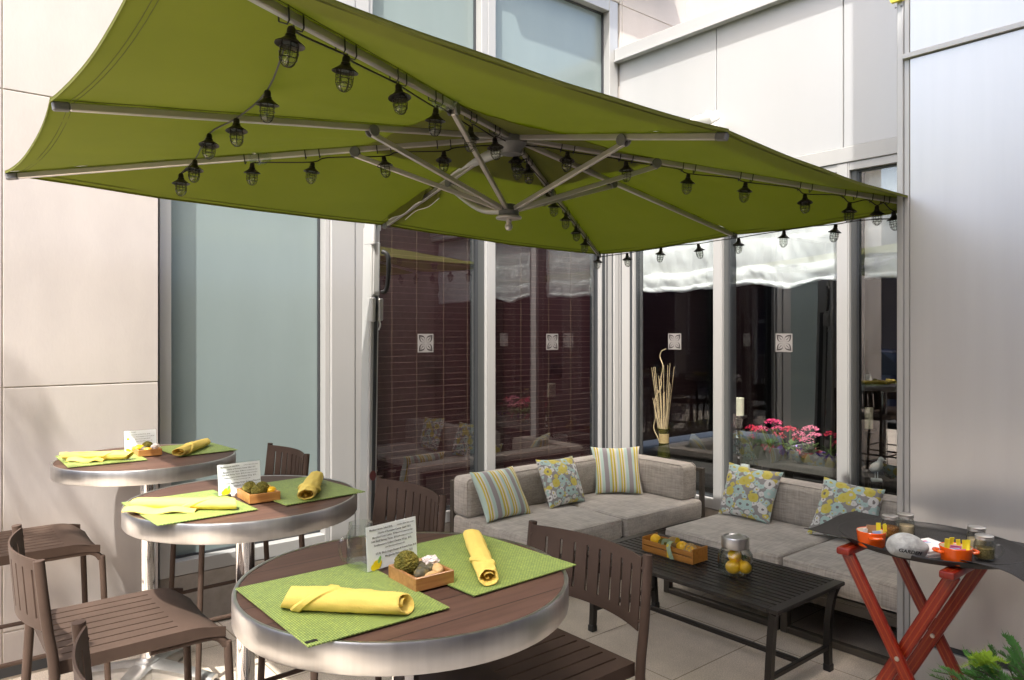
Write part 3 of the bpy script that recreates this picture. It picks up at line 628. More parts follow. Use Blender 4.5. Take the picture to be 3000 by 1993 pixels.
bird(-.17, 2.04, .655, .60, 'pale ceramic shore bird on a base in the narrow window by the right wall', R(120))
bird(-.16, .985, .70, .55, 'small white bird figurine behind the frame left of the flower trough', R(100))
t = thing('white_bin', 'white tub on the floor behind the glass at the end of the corner sofa', 'tub', (-.30, 1.0, .302))
mb = MB(); mb.lathe([(0, 0), (.10, 0), (.13, .30), (.12, .30), (.095, .01), (0, .01)], n=24); mb.build('shell', M['paper'], t); 
# flower trough
t = thing('flower_trough', 'long grey metal trough of potted flowers behind the window', 'planter', (-.27, 1.40, LZ+.10))
mb = MB(); y0, y1 = -.37, .40
mb.box(.06, .07, y0, y1, 0, .145, .002); mb.box(-.08, -.07, y0, y1, 0, .145, .002); mb.box(-.07, .06, y0, y0+.01, 0, .145); mb.box(-.07, .06, y1-.01, y1, 0, .145); mb.box(-.07, .06, y0+.01, y1-.01, 0, .02)
for y in (-.3, -.05, .3): mb.box(-.06, .05, y, y+.03, -.10, 0)
mb.build('box', M['planter'], t)
random.seed(11)
def kalanchoe(y, foil, pm, h, heads, label, dx=0):
    t = thing('potted_kalanchoe', label, 'potted flower', (-.26+dx, y, LZ+.122))
    mb = MB(); n = 20
    def ring(r, z, j, amp): a = 2*PI*j/n; rr = r*(1+amp*math.sin(j*2.7+y*9)); return (rr*math.cos(a), rr*math.sin(a), z+amp*.08*math.cos(j*3.1+y*5))
    prof = [(.038, 0, 0), (.046, .05, .05), (.056, .09, .15), (.082, .125, .28)]
    V = [[mb.bm.verts.new(ring(r, z, j, a)) for j in range(n)] for r, z, a in prof]
    for A, B in zip(V, V[1:]):
        for j in range(n): mb.bm.faces.new((A[j], A[(j+1) % n], B[(j+1) % n], B[j]))
    mb.build('foil_wrap', M[foil], t, sharp=20)
    mb = MB()
    for k in range(34):
        a = random.uniform(0, 2*PI); el = random.uniform(.1, 1.0); L = random.uniform(.045, .075); o = Vector((math.cos(a)*.02, math.sin(a)*.02, random.uniform(.08, .15)))
        d = Vector((math.cos(a)*math.cos(el), math.sin(a)*math.cos(el), math.sin(el))); s = d.cross(Vector((0, 0, 1))).normalized(); up = s.cross(d)
        mb.add([o, o+d*L*.45+s*L*.36+up*.006, o+d*L*.5+up*.0, o+d*L*.45-s*L*.36+up*.006, o+d*L-up*.01], [(0, 1, 2), (0, 2, 3), (1, 4, 2), (2, 4, 3)], True)
    mb.build('leaves', M['leaf'] if len(label) % 2 else M['leafl'], t, fix=False)
    for (ox, oy, oz, rr) in heads:
        s_ = MB(); s_.tube(spline([(ox*.1, oy*.1, .1), (ox*.5, oy*.45, h*.6+oz*.5), (ox, oy, h+oz)]), .0028, 5); s_ = s_.build('flower_stem', M['leafl'], t)
        mb = MB()
        rr *= 1.4
        for k in range(int(75*(rr/.045)**2)):
            u, v = random.uniform(-1, 1), random.uniform(-1, 1)
            if u*u+v*v > 1: continue
            p = Vector((ox+u*rr, oy+v*rr, h+oz+.022*(1-u*u-v*v)+random.uniform(-.012, .006))); s = random.uniform(.006, .010); tl = Vector((random.uniform(-.5, .9), random.uniform(-.6, .6), 1)).normalized()
            a = tl.orthogonal().normalized(); b = tl.cross(a)
            for q in (0, 1):
                a2 = (a+b*(2*q-1)).normalized(); b2 = tl.cross(a2); mb.add([p-a2*s+tl*.002, p+b2*s*.4, p+a2*s+tl*.002, p-b2*s*.4], [(0, 1, 2, 3)])
        mb.build('flower_head', M[pm], s_, fix=False)
kalanchoe(1.115, 'foilp', 'petal3', .15, [(.02, -.02, .09, .03), (.03, .035, .085, .035), (.05, .01, .03, .016)], 'crimson kalanchoe in purple foil under a clear wrap, leftmost in the trough')
kalanchoe(1.255, 'foilk', 'petal', .16, [(0, .01, .14, .045), (.02, -.07, .085, .03), (.03, .06, .10, .025), (.05, .05, .05, .013)], 'tallest magenta kalanchoe, second from the left in the trough')
kalanchoe(1.395, 'foilp', 'petal3', .15, [(0, .0, .11, .042), (.03, -.05, .06, .026), (.02, .06, .05, .02)], 'crimson round headed kalanchoe in purple foil mid trough')
kalanchoe(1.545, 'foilk', 'petal2', .16, [(.01, .01, .12, .04), (0, -.075, .07, .036), (.03, .05, .08, .035), (.04, 0, .04, .035)], 'rose pink kalanchoe with the widest heads in pink foil')
kalanchoe(1.695, 'foilp', 'petal3', .15, [(0, .0, .10, .032), (.02, .05, .05, .02)], 'crimson kalanchoe in purple foil at the right end of the trough')
t = thing('plastic_wrap', 'clear cellophane sheet standing round the leftmost potted flower', 'wrap', (-.25, 1.11, LZ+.16))
mb = MB(); mb.slab(lambda u, v: Vector((.085*math.cos(-1.4+u*3.0)*(1+.3*v), .085*math.sin(-1.4+u*3.0)*(1+.5*v)+.02*v, .17*v+.02*math.sin(u*9)*v)), 14, 6, Vector((-.001, 0, 0))); mb.build('sheet', M['plasticbag'], t)
# leaf emblem stickers on the glass
def emblem(label, ax, u, z):
    t = thing('window_sticker', label, 'sticker', (u, -.0488, z) if ax == 'L' else (-.0488, u, z), 0 if ax == 'L' else -PI/2)
    s = .0625
    mb = MB(); mb.box(-s, s, 0, .0012, -s, s); mb.build('plate', M['stickermat'], t)
    mb = MB()
    for k in range(4):
        an = PI/4+k*PI/2; d = Vector((math.cos(an), 0, math.sin(an))); n = Vector((-math.sin(an), 0, math.cos(an)))
        L = .068; w = .022; o = d*.010
        def pt(q, sgn, kk): return o + d*L*q + n*sgn*w*kk*math.sin(PI*q**.85)
        for sgn in (-1, 1):
            A = [pt(i/12, sgn, 1.0) for i in range(13)]; B = [o+d*.004+(pt(i/12, sgn, 1.0)-o-d*.004)*.74-n*sgn*.0 for i in range(13)]
            for i in range(12):
                mb.poly([A[i]+Vector((0, .0014, 0)), A[i+1]+Vector((0, .0014, 0)), B[i+1]+Vector((0, .0014, 0)), B[i]+Vector((0, .0014, 0))], (0, .0006, 0))
        a, b = o+d*.016, o+d*.046
        mb.poly([a+n*.0026+Vector((0, .0014, 0)), b+n*.0014+Vector((0, .0014, 0)), b-n*.0014+Vector((0, .0014, 0)), a-n*.0026+Vector((0, .0014, 0))], (0, .0006, 0))
    mb.build('leaf_emblem', M['stickerdark'], t)
emblem('square four leaf emblem on the blind window beside the mast', 'L', 1.875, 1.532)
emblem('square four leaf emblem on the blind window beside the corner post', 'L', .705, 1.532)
emblem('square four leaf emblem on the window above the reeds', 'R', .545, 1.534)
emblem('square four leaf emblem on the window above the pink flowers', 'R', 1.472, 1.534)

t = thing('flood_light', 'white flood light on the silver panel wall, just above the canopy edge', 'flood light', (.02, .955, 3.10))
mb = MB(); mb.box(-.02, .03, -.03, .03, -.04, .04, .004); mb.tube(spline([(.02, -.02, .02), (.05, -.03, .09), (.09, 0, .11), (.05, .03, .09), (.02, .02, .02)]), .006, 8); mb.build('bracket', M['paper'], t)
mb = MB(); mb.box(-.06, .06, -.10, .10, -.03, .03, .006, 2, Matrix.Translation((.13, 0, .04)) @ Matrix.Rotation(R(28), 4, 'Y')); mb.build('lamp_head', M['paper'], t)
mb = MB(); mb.box(-.05, .05, -.09, .09, -.034, -.0305, 0, 1, Matrix.Translation((.13, 0, .04)) @ Matrix.Rotation(R(28), 4, 'Y')); mb.build('lens', M['frost'], t)
# ================================================================== THE UMBRELLA
HUB = Vector((2.544, 1.664, 2.464)); UC = {'L': Vector((4.294, .572, 2.230)), 'N': Vector((4.285, 2.782, 2.284)), 'R': Vector((.806, 2.769, 2.197)), 'B': Vector((.816, .561, 2.143))}
mid = lambda a, b: (UC[a]+UC[b])/2
RIBS = [('N', UC['N']), ('NR', mid('N', 'R')), ('R', UC['R']), ('RB', mid('R', 'B')), ('B', UC['B']), ('LB', mid('L', 'B')), ('L', UC['L']), ('LN', mid('L', 'N'))]
RD = dict(RIBS)
um = thing('cantilever_umbrella', 'big lime green cantilever umbrella with white mast and aluminium ribs', 'umbrella', (2.544, .411, 0))
off = -Vector(um.location)
mb = MB(); top = HUB + Vector((0, 0, .10)); UPZ = Vector((0, 0, .019))
for i in range(8):
    a, b = RIBS[i][1]+UPZ, RIBS[(i+1) % 8][1]+UPZ
    def fn(u, v, a=a, b=b, i=i):
        e = lerp(a, b, v); pull = .011*4*v*(1-v)
        p = lerp(HUB+UPZ, e, u*(1-pull*u) if u else 0)
        p.z += (.022 if u < .02 else 0) - .030*4*v*(1-v)*u*(1.6-u) + .010*noise.noise(Vector((p.x*2.2, p.y*2.2, i)))*u*4*v*(1-v) + .005*noise.noise(Vector((v*9, u*1.3, i*3)))*4*v*(1-v)*max(0, 1-abs(u-.35)*1.6) + .0028*(1+math.sin(u*46+i*2+3*noise.noise(Vector((u*4, i, 0)))))*(math.exp(-v*16)+math.exp(-(1-v)*16))*u
        return p+off
    mb.slab(fn, 44, 24, .003)
    def hem(u, v, fn=fn):
        q = fn(1.0, v); return q + Vector((0, 0, -.011*u+.001))
    mb.slab(hem, 2, 24, (HUB-lerp(a, b, .5)).normalized()*.003)
bmesh.ops.remove_doubles(mb.bm, verts=mb.bm.verts[:], dist=.0004)
cnp = mb.build('canopy', M['canvas'], um, sharp=25)
mb = MB()
for i in range(8):
    a, b = RIBS[i][1]+UPZ, RIBS[(i+1) % 8][1]+UPZ
    def q(u, v):
        pl = .011*4*v*(1-v); z = lerp(HUB+UPZ, lerp(a, b, v), u*(1-pl*u)); z.z -= .030*4*v*(1-v)*u*(1.6-u) + .004; return z+off
    for uu in (.972, .965): mb.tube([q(uu, v/10) for v in range(11)], .0011, 4, sm=False)
    for dv in (.02,): mb.tube([q(.06+.9*k/12, dv+.03*(1-k/12)) for k in range(13)], .0012, 4, sm=False)
mb.build('seam_stitching', M['canvas2'], cnp)
mb = MB()
for i in range(8):
    a, b = RIBS[i][1]+UPZ, RIBS[(i+1) % 8][1]+UPZ
    def pf(u, v, a=a, b=b):
        z = lerp(HUB+UPZ, lerp(a, b, v), .02+.30*u); z.z -= .030*4*v*(1-v)*(.3*u)*1.4 + .007 - .002*math.sin(v*19+i); return z+off
    mb.slab(pf, 6, 8, .0015)
bmesh.ops.remove_doubles(mb.bm, verts=mb.bm.verts[:], dist=.0004); mb.build('hub_reinforcement', M['canvas'], cnp)
for k, e in RIBS:
    d = (e-HUB).normalized(); p = HUB+d*.05; q = e-d*.05
    mb = MB(); mb.bar(p+off, q+off, .019, .023, bev=.003); r_ = mb.build('rib', M['ribalu'], um)
    c = MB(); c.bar(q+off, e+d*-.005+off, .022, .027, bev=.004); c.build('rib_end_cap', M['greyplastic'], r_)
mb = MB(); mb.lathe([(0, .03), (.06, .03), (.07, .01), (.07, -.03), (.05, -.05), (.045, -.075), (0, -.08)], HUB+off, 24); mb.build('upper_hub', M['greyplastic'], um)
LH = Vector((2.553, 1.657, 2.113))
mb = MB(); mb.lathe([(0, .055), (.028, .055), (.032, .03), (.045, .025), (.045, .004), (.052, .002), (.054, -.006), (.05, -.010), (0, -.011)], LH+off, 28); lh = mb.build('lower_hub', M['greyplastic'], um)
mb = MB(); mb.lathe([(.054, .002), (.057, -.003), (.056, -.009), (.04, -.012), (0, -.012)], LH+off, 28); mb.lathe([(.012, -.012), (.013, -.022), (.010, -.026), (.016, -.036), (.017, -.046), (.011, -.058), (0, -.062)], LH+off, 20); mb.build('finial', M['ribalu'], lh)
for k, tt in (('LN', .397), ('L', .328), ('N', .328), ('NR', .591), ('R', .321), ('RB', .376), ('B', .33), ('LB', .42)):
    e = lerp(HUB, RD[k], tt) - Vector((0, 0, .024)); d = (e-LH).normalized()
    mb = MB(); mb.bar(LH+d*.045+Vector((0, 0, .02))+off, e+off, .017, .020, bev=.002); s_ = mb.build('strut', M['ribalu'], um)
    side = (RD[k]-HUB).cross(Vector((0, 0, 1))).normalized()
    c = MB()
    for sg in (-1, 1): c.lathe([(0, .004), (.021, .004), (.023, 0), (.021, -.004), (0, -.004)], (0, 0, 0), 16, Matrix.Translation(e+Vector((0, 0, .012))+side*.015*sg+off) @ side.to_track_quat('Z', 'Y').to_matrix().to_4x4())
    c.build('pivot_bracket', M['greyplastic'], s_)
PV = Vector((2.544, .428, 2.238))
mb = MB(); mb.tube(spline([PV+off, lerp(PV, HUB, .35)+off+Vector((0, 0, -.005)), lerp(PV, HUB, .7)+off, HUB+Vector((0, -.05, -.045))+off]), .024, 18); mb.build('main_arm', M['mastwhite'], um)
mb = MB(); mb.tube(spline([LH+Vector((0, -.03, .03))+off, LH+Vector((0, -.22, .07))+off, Vector((2.544, 1.165, 2.337))+off]), .018, 14); mb.build('pull_strut', M['ribalu'], um)
# the fabric sleeve closed round the arm, its velcro flap hanging open
mb = MB(); A0 = lerp(PV, HUB, .14); A1 = lerp(PV, HUB, .52)
def slv(u, v):
    p = lerp(A0, A1, u); an = R(-35+250*v)
    return p + Vector((math.cos(an)*.036, .0, -math.sin(an)*.036+.004*math.sin(u*17)*v)) + off
mb.slab(slv, 16, 10, Vector((0, 0, .002))); mb.build('arm_sleeve', M['canvas'], um)
mb = MB()
def flap(u, v, sg, l):
    q = lerp(A0, A1, .1+.9*u-.10*v*(1 if u > .5 else -1)*abs(2*u-1)); return q+Vector((sg*(.030+.022*v), 0, .035-(.035+l)*v+.008*math.sin(u*8+sg)*v))+off
for sg, l in ((1, .085), (-1, .06)): mb.slab(lambda u, v: flap(u, v, sg, l), 10, 5, Vector((sg*.002, 0, 0)))
fl = mb.build('sleeve_flap', M['canvas'], um)
mb = MB()
for sg, l in ((1, .085), (-1, .06)): mb.tube([flap(u/10, 1, sg, l) for u in range(11)], .0022, 5)
mb.build('white_trim', M['paper'], fl)
# mast: two-part slotted profile, bracket, grip, crank housing
mt = lambda z: Vector((0, (.005-.055*(1-z/2.15))*1.16, max(.031, 1.6+(z-1.6)*1.16)))
mb = MB(); mb.bar(mt(0.03), mt(2.12), .060, .098, up=(0, 1, 0), bev=.008); mast = mb.build('mast', M['mastwhite'], um)
mb = MB(); mb.bar(mt(.05)+Vector((-.035, .006, 0)), mt(1.78)+Vector((-.035, .006, 0)), .011, .037, up=(0, 1, 0)); mb.bar(mt(.05)+Vector((-.005, .051, 0)), mt(1.78)+Vector((-.005, .051, 0)), .020, .006, up=(0, 1, 0)); mb.build('slot', M['aludark'], mast)
mb = MB(); mb.bar(mt(1.78)+Vector((-.006, .012, 0)), mt(2.05)+Vector((-.006, .012, 0)), .052, .082, up=(0, 1, 0), bev=.01); mb.build('slider', M['mastwhite'], mast)
mb = MB(); mb.bar(mt(2.03)+Vector((.02, .02, 0)), mt(2.15)+Vector((.02, .02, 0)), .022, .10, up=(0, 1, 0), bev=.006); mb.bar(mt(2.10)+Vector((-.02, .02, 0)), mt(2.16)+Vector((-.02, .02, 0)), .03, .06, up=(0, 1, 0), bev=.006); mb.build('top_bracket', M['mastwhite'], mast)
mb = MB(); mb.bar(mt(1.655)+Vector((.018, .03, 0)), mt(1.775)+Vector((.018, .03, 0)), .026, .085, up=(0, 1, 0), bev=.006); mb.build('lower_bracket', M['mastwhite'], mast)
mb = MB(); mb.bar(mt(1.66)+Vector((-.03, .045, 0)), mt(1.77)+Vector((-.03, .045, 0)), .03, .05, up=(0, 1, 0), bev=.006); mb.tube(spline([mt(1.67)+Vector((-.02, .06, 0)), mt(1.64)+Vector((-.025, .07, 0)), mt(1.615)+Vector((-.02, .06, 0))]), .005, 8); mb.build('latch', M['cast'], mast)
mb = MB(); q = [mt(1.80)+Vector((-.035, .06, 0)), mt(1.805)+Vector((-.05, .075, 0)), mt(1.83)+Vector((-.058, .083, 0)), mt(1.89)+Vector((-.062, .088, 0)), mt(1.95)+Vector((-.062, .088, 0)), mt(1.985)+Vector((-.056, .08, 0)), mt(2.0)+Vector((-.035, .06, 0))]
mb.tube(spline(q, 5), .013, 12); mb.build('grip', M['black'], mast)
mb = MB(); mb.lathe([(0, .002), (.02, .002), (.021, 0)], (0, 0, 0), 24, Matrix.Translation(mt(.90)+Vector((.0, .0505, 0))) @ Matrix.Diagonal((1, 1, 1.4, 1)) @ Matrix.Rotation(R(-90), 4, 'X')); mb.build('oval_sticker', M['redtag'], mast)
mb = MB(); mb.box(-.30, .30, -.25, .25, 0, .03, .006); mb.box(-.05, .05, -.09, .06, .03, .12, .006); mb.build('base_plate', M['mastwhite'], um)

# ------------------------------------------------------------------ caged lantern string
def lamp0():
    t = thing('string_lantern', 'x', 'string light')
    mb = MB(); mb.lathe([(0, .004), (.008, .004), (.010, -.002), (.010, -.012), (.0125, -.014), (.0125, -.019), (.017, -.023), (.026, -.030), (.034, -.0355), (.0345, -.0375), (.026, -.033), (.018, -.029), (.016, -.034), (0, -.034)], n=20); mb.build('cap', M['lampblack'], t)
    mb = MB(); mb.lathe([(.0185, -.033), (.0195, -.040), (.0195, -.062), (.0175, -.072), (.0125, -.080), (.006, -.0835), (0, -.0845)], n=18); mb.build('glass_jar', M['bulbglass'], t)
    mb = MB(); mb.lathe([(.005, -.034), (.006, -.042), (.0095, -.052), (.0085, -.061), (0, -.067)], n=12); mb.build('bulb', M['jarglass'], t)
    mb = MB()
    for k in range(6):
        a = k*PI/3; c, s = math.cos(a), math.sin(a)
        mb.tube([(c*r, s*r, z) for r, z in ((.021, -.032), (.022, -.05), (.0215, -.066), (.017, -.078), (.009, -.0855), (0, -.088))], .0010, 4)
    for r, z in ((.0222, -.045), (.0225, -.056), (.0205, -.069)): mb.tube([(r*math.cos(2*PI*j/16), r*math.sin(2*PI*j/16), z) for j in range(16)], .0010, 4, closed=True)
    mb.build('cage', M['lampblack'], t)
    return t
proto = lamp0(); used = [False]; random.seed(21)
ORD = ['first', 'second', 'third', 'fourth', 'fifth', 'sixth', 'seventh', 'eighth', 'ninth']
def put_lamp(p, label):
    tilt = (random.uniform(-.14, .14), random.uniform(-.14, .14), random.uniform(0, 6))
    if not used[0]: l = proto; used[0] = True; l.location = p; l['label'] = label; l['group'] = 'caged lanterns of the string lights'
    else: l = dup(proto, p, None, label, 'caged lanterns of the string lights')
    l.rotation_euler = tilt
runs = {'N': [(.11, .017), (.244, .022), (.404, .018), (.539, .004), (.685, -.0), (.802, -.0)], 'L': [(.144, .015), (.269, .016), (.414, .017), (.534, .0)],
        'R': [(.123, 0), (.253, 0), (.395, .01), (.528, .006), (.669, .016), (.777, .023), (.844, .015), (.885, .028)],
        'B': [(.03, .02), (.06, .03), (.125, .0), (.287, .0), (.371, 0), (.503, -.01), (.629, -.01), (.765, -.02), (.975, -.01)]}
side = {'N': 'on the canopy rib reaching up over the viewer', 'L': 'on the canopy rib to the far left tip', 'R': 'on the canopy rib toward the right metal wall', 'B': 'on the canopy rib toward the inner corner post'}
CR = {}
for k, l in runs.items():
    pts = [HUB+Vector((0, 0, -.03))]
    d = (RD[k]-HUB); sd_ = d.cross(Vector((0, 0, 1))).normalized()
    for i, (tt, dz) in enumerate(l):
        p = lerp(HUB, RD[k], tt) + Vector((0, 0, -.028 - max(dz, -.012)))
        put_lamp(p, '%s caged lantern out from the hub %s' % (ORD[i], side[k]))
        pm = lerp(HUB, RD[k], tt-.03)+Vector((0, 0, -.022))+sd_*.014
        pts += [pm, p+Vector((0, 0, .006))]
    CR[k] = pts
sw = [(3.80, 2.064, 2.302), (3.783, 1.759, 2.291), (3.777, 1.470, 2.302), (3.716, 1.102, 2.285), (3.742, 1.006, 2.243)]
swn = ['swinging free below the near rib, next to the largest lantern', 'beside the left middle rib, right one of a pair', 'beside the left middle rib, left one of a pair', 'above the lowest left lantern, on the free swag', 'lowest at the left end of the free swag']
for p, n in zip(sw, swn): put_lamp(Vector(p), 'caged lantern '+n)
er = [.127, .257, .387, .515, .645, .778]
ep = [lerp(UC['B'], UC['R'], q)+Vector((.03, 0, -.018+.004*math.sin(i*2))) for i, q in enumerate(er)]
for i, p in enumerate(ep): put_lamp(p, '%s caged lantern from the corner post end along the canopy edge facing the white shades' % ORD[i])
def cordrun(label, pts):
    mb = MB(); mb.tube(spline(pts, 4), .0028, 6); tag(mb.build('light_cord', M['lampblack']), label, 'cord', 'black cords of the string lights')
up = Vector((0, 0, .006))
cordrun('black light cord tied along the canopy rib reaching up over the viewer', CR['N'])
cordrun('black light cord tied along the canopy rib to the far left tip', CR['L'])
cordrun('black light cord tied along the canopy rib toward the right metal wall', CR['R'] + [lerp(HUB, UC['R'], .93)+Vector((0, 0, -.03)), UC['R']+Vector((0, -.06, -.02))])
cordrun('black light cord tied along the canopy rib toward the inner corner post', CR['B'])
cordrun('black light cord swagging free between lanterns at the left of the canopy', [CR['N'][-1]] + [Vector(p)+up for p in sw] + [lerp(HUB, UC['L'], .66)+Vector((0, 0, -.03))])
e2 = [UC['B']+Vector((.03, .02, -.01))]
for i, p in enumerate(ep): e2 += [p+up, p+Vector((0, .12, .012))]
cordrun('black light cord along the canopy edge facing the white shades', e2+[lerp(UC['B'], UC['R'], .95)+Vector((.02, 0, -.03)), UC['R']+Vector((0, -.06, -.02))])
# black ties round the ribs and two clear tape wraps
for k in ('N', 'L', 'R', 'B'):
    d = (RD[k]-HUB); x = d.normalized(); s_ = x.cross(Vector((0, 0, 1))).normalized(); z_ = s_.cross(x)
    for tt, dz in runs[k]:
        for o in (-.028, .03):
            c = lerp(HUB, RD[k], tt)+x*o; mb = MB()
            mb.tube([c+s_*a*.0135+z_*b for a, b in ((1, .016), (1, -.018), (-.6, -.026), (-1, -.018), (-1, .016))], .0022, 5)
            mb.build('cable_tie', M['black'], um, loc=off)
for k, tt in (('N', .37), ('L', .52)):
    mb = MB(); c = lerp(HUB, RD[k], tt); mb.blob(c, (.045, .045, .028), 3, .5, 3, 2, None); tag(mb.build('tape_wrap', M['plasticbag']), 'crumpled clear plastic wrap round the light plug on the %s rib' % ('near' if k == 'N' else 'left'), 'plastic wrap')

# ================================================================== BAR TABLES
def bar_table(label, x, y, rb, first=None):
    if first: return dup(first, (x, y, 0), rb, label, 'round bar tables in a row')
    t = thing('bar_table', label, 'bar table', (x, y, 0), rb, 'round bar tables in a row')
    mb = MB(); mb.lathe([(0, 1.000), (.3705, 1.000), (.3705, 1.031), (.3695, 1.032), (0, 1.032)], n=96); mb.build('tabletop', M['tabletop'], t)
    mb = MB(); mb.lathe([(.371, .974), (.379, .972), (.381, .975), (.381, 1.029), (.379, 1.0335), (.375, 1.0345), (.371, 1.033), (.371, .974)], n=96); mb.build('rim', M['steel'], t)
    mb = MB(); mb.lathe([(.0315, .07), (.0315, .99)], n=28); mb.build('pole', M['chrome'], t)
    mb = MB(); mb.lathe([(0, .999), (.11, .999), (.11, .99), (.04, .975), (.0325, .96)], n=24); mb.build('mount_plate', M['cast'], t)
    mb = MB()
    for k in range(4):
        a = PI/4+k*PI/2; Mx = Matrix.Rotation(a, 4, 'Z')
        def arm(u, v):
            w_ = .052*(1-.35*u); h = .085-.055*u**1.3 + .012*(1-(2*v-1)**2); return Mx @ Vector((.02+.30*u, (2*v-1)*w_, h))
        mb.slab(arm, 10, 6, .018)
        for s in (-1, 1): mb.slab(lambda u, v, s=s: Mx @ Vector((.02+.30*u, s*.052*(1-.35*u), (.085-.055*u**1.3)*(1-v)+.012*v)), 10, 2, Mx.to_3x3() @ Vector((0, -s*.008, 0)))
        mb.lathe([(0, 0), (.014, 0), (.016, .006), (.010, .015), (0, .016)], (Mx @ Vector((.295, 0, 0))), 12)
    mb.lathe([(.052, .088), (.048, .10), (.036, .106), (.032, .115)], n=24); mb.build('base', M['cast'], t)
    return t
TB = [(3.716, 2.686), (3.699, 1.607), (3.742, .490)]
t1 = bar_table('bar table nearest the viewer, with a glass mug behind its menu card', *TB[0], 0)
bar_table('middle bar table of the row, its left napkin trailing a loose tail', *TB[1], 0, t1)
bar_table('farthest bar table, standing against the limestone wall', *TB[2], 0, t1)
ZT = 1.0355
pos = {0: 'nearest', 1: 'middle', 2: 'farthest'}
def placemat(i, x0, x1, y0, y1, rz, label):
    t = thing('placemat', label, 'placemat', ((x0+x1)/2, (y0+y1)/2, ZT), rz, 'woven green placemats')
    hx, hy = (x1-x0)/2, (y1-y0)/2
    mb = MB(); mb.slab(lambda u, v: Vector(((2*u-1)*hx, (2*v-1)*hy, .0028)), 6, 6, .0024, sm=False); mb.build('weave', M['placemat'], t)
    return t
pm = placemat(0, 3.757, 4.061, 2.536, 2.926, R(-1), 'green woven placemat on the near side left of the nearest bar table')
mb = MB(); mb.box(.127, .150, .172, .182, .0029, .0034); mb.build('black_tag', M['black'], pm)
placemat(0, 3.37, 3.688, 2.497, 2.902, R(2), 'green woven placemat on the right half of the nearest bar table')
placemat(1, 3.751, 4.051, 1.457, 1.847, R(2), 'green woven placemat under the trailing napkin on the middle bar table')
placemat(1, 3.366, 3.666, 1.447, 1.838, R(4), 'shaded green placemat on the right half of the middle bar table')
placemat(2, 3.77, 4.075, .238, .610, R(-1), 'sunlit green placemat on the left half of the farthest bar table')
placemat(2, 3.377, 3.65, .238, .60, R(4), 'half shaded green placemat on the right half of the farthest bar table')
def napkin(label, p, q, r, seed, tail=None, band=.3):
    """rolled napkin from p to q (x, y), radius r; an open roll at each end, a folded band, an optional loose tail"""
    p, q = Vector((*p, 0)), Vector((*q, 0)); d = q-p; L = d.length; c = (p+q)/2
    t = thing('rolled_napkin', label, 'napkin', (c.x, c.y, ZT+.0045), math.atan2(d.y, d.x), 'rolled yellow napkins')
    rnd = lambda a, b: noise.noise(Vector((a*3.1+seed*9, b*1.7, seed)))
    def outer(u, v):
        x = (u-.5)*L; a = 2*PI*v
        rr = r*(1+.13*rnd(u*1.6, math.cos(a)*1.2)+.05*math.sin(u*5+seed)+.035*noise.noise(Vector((u*9, math.cos(a)*2, math.sin(a)*2+seed*3)))-.05*max(0, noise.noise(Vector((u*22+math.sin(a), a*.4, seed*5))))); fl = .76; vp = (v+.60+.10*u+.17*seed) % 1; rr *= .95+.13*vp*(1-.5*abs(2*u-1)); rr *= 1-.10*abs(2*u-1)**4
        z = max(-r*fl*.92, math.sin(a)*rr*fl)
        return Vector((x+.012*math.cos(a+seed)*(1 if u > .5 else -1)*(abs(2*u-1)**6), math.cos(a)*rr*1.12, r*fl*.92+z))
    mb = MB(); n = 44; m = 44
    V = [[mb.bm.verts.new(outer(i/m, j/n)) for j in range(n)] for i in range(m+1)]
    for i in range(m):
        for j in range(n): f = mb.bm.faces.new((V[i][j], V[i][(j+1) % n], V[i+1][(j+1) % n], V[i+1][j])); f.smooth = True
    for ed, sg in ((V[0], 1), (V[-1], -1)):          # lip, then the hollow inside with a spiral of cloth
        prev = ed; ctr = sum((v.co for v in ed), Vector())/n
        for k, (s_, dx) in enumerate(((.90, -.001), (.80, .004), (.74, .03), (.68, .05))):
            cur = [mb.bm.verts.new(ctr+(v.co-ctr)*s_+Vector((sg*dx, 0, 0))) for v in ed]
            for j in range(n): f = mb.bm.faces.new((prev[j], prev[(j+1) % n], cur[(j+1) % n], cur[j])); f.smooth = True
            prev = cur
        mb.bm.faces.new(prev)
        for k in range(2):
            sp = [ctr+Vector((0, math.cos(a)*r*(.62-.075*a), math.sin(a)*r*(.42-.05*a))) for a in [i*.35 for i in range(16)]]
            if k == 0:
                A = [mb.bm.verts.new(s+Vector((sg*.004, 0, 0))) for s in sp]; B = [mb.bm.verts.new(s+Vector((sg*.05, 0, 0))) for s in sp]
                for j in range(15): f = mb.bm.faces.new((A[j], A[j+1], B[j+1], B[j])); f.smooth = True
    mb.build('roll', M['napkin'], t, fix=False, sharp=60)
    def bandf(u, v):
        a = 2*PI*v; uu = band + (u-.5)*.11 + .13*math.sin(a*1.0+.4); q_ = outer(min(1, max(0, uu)), v); c_ = Vector((q_.x, 0, r*.74))
        return c_+(q_-c_)*(1.0+.17*min(1, 5*u, 5*(1-u)))
    mb = MB(); mb.grid(bandf, 10, 36); mb.build('folded_band', M['napkin'], t, fix=False)
    if tail:
        pts = [Vector(a) for a in tail]
        def tf(u, v):
            i = u*(len(pts)-1); k = min(int(i), len(pts)-2); c_ = lerp(pts[k], pts[k+1], i-k); nrm = (pts[k+1]-pts[k]).cross(Vector((0, 0, 1))).normalized()
            wd = .020+.012*math.sin(u*PI); return c_+nrm*(v-.5)*2*wd+Vector((0, 0, .004+.012*math.sin(v*PI)*(1-.4*u)+.004*math.sin(u*11)))
        mb = MB(); mb.slab(tf, 22, 8, .0025); mb.build('loose_tail', M['napkin'], t)
    return t
napkin('plump rolled yellow napkin on the near left mat of the nearest bar table', (4.018, 2.715), (3.850, 2.905), .028, 1, band=.25)
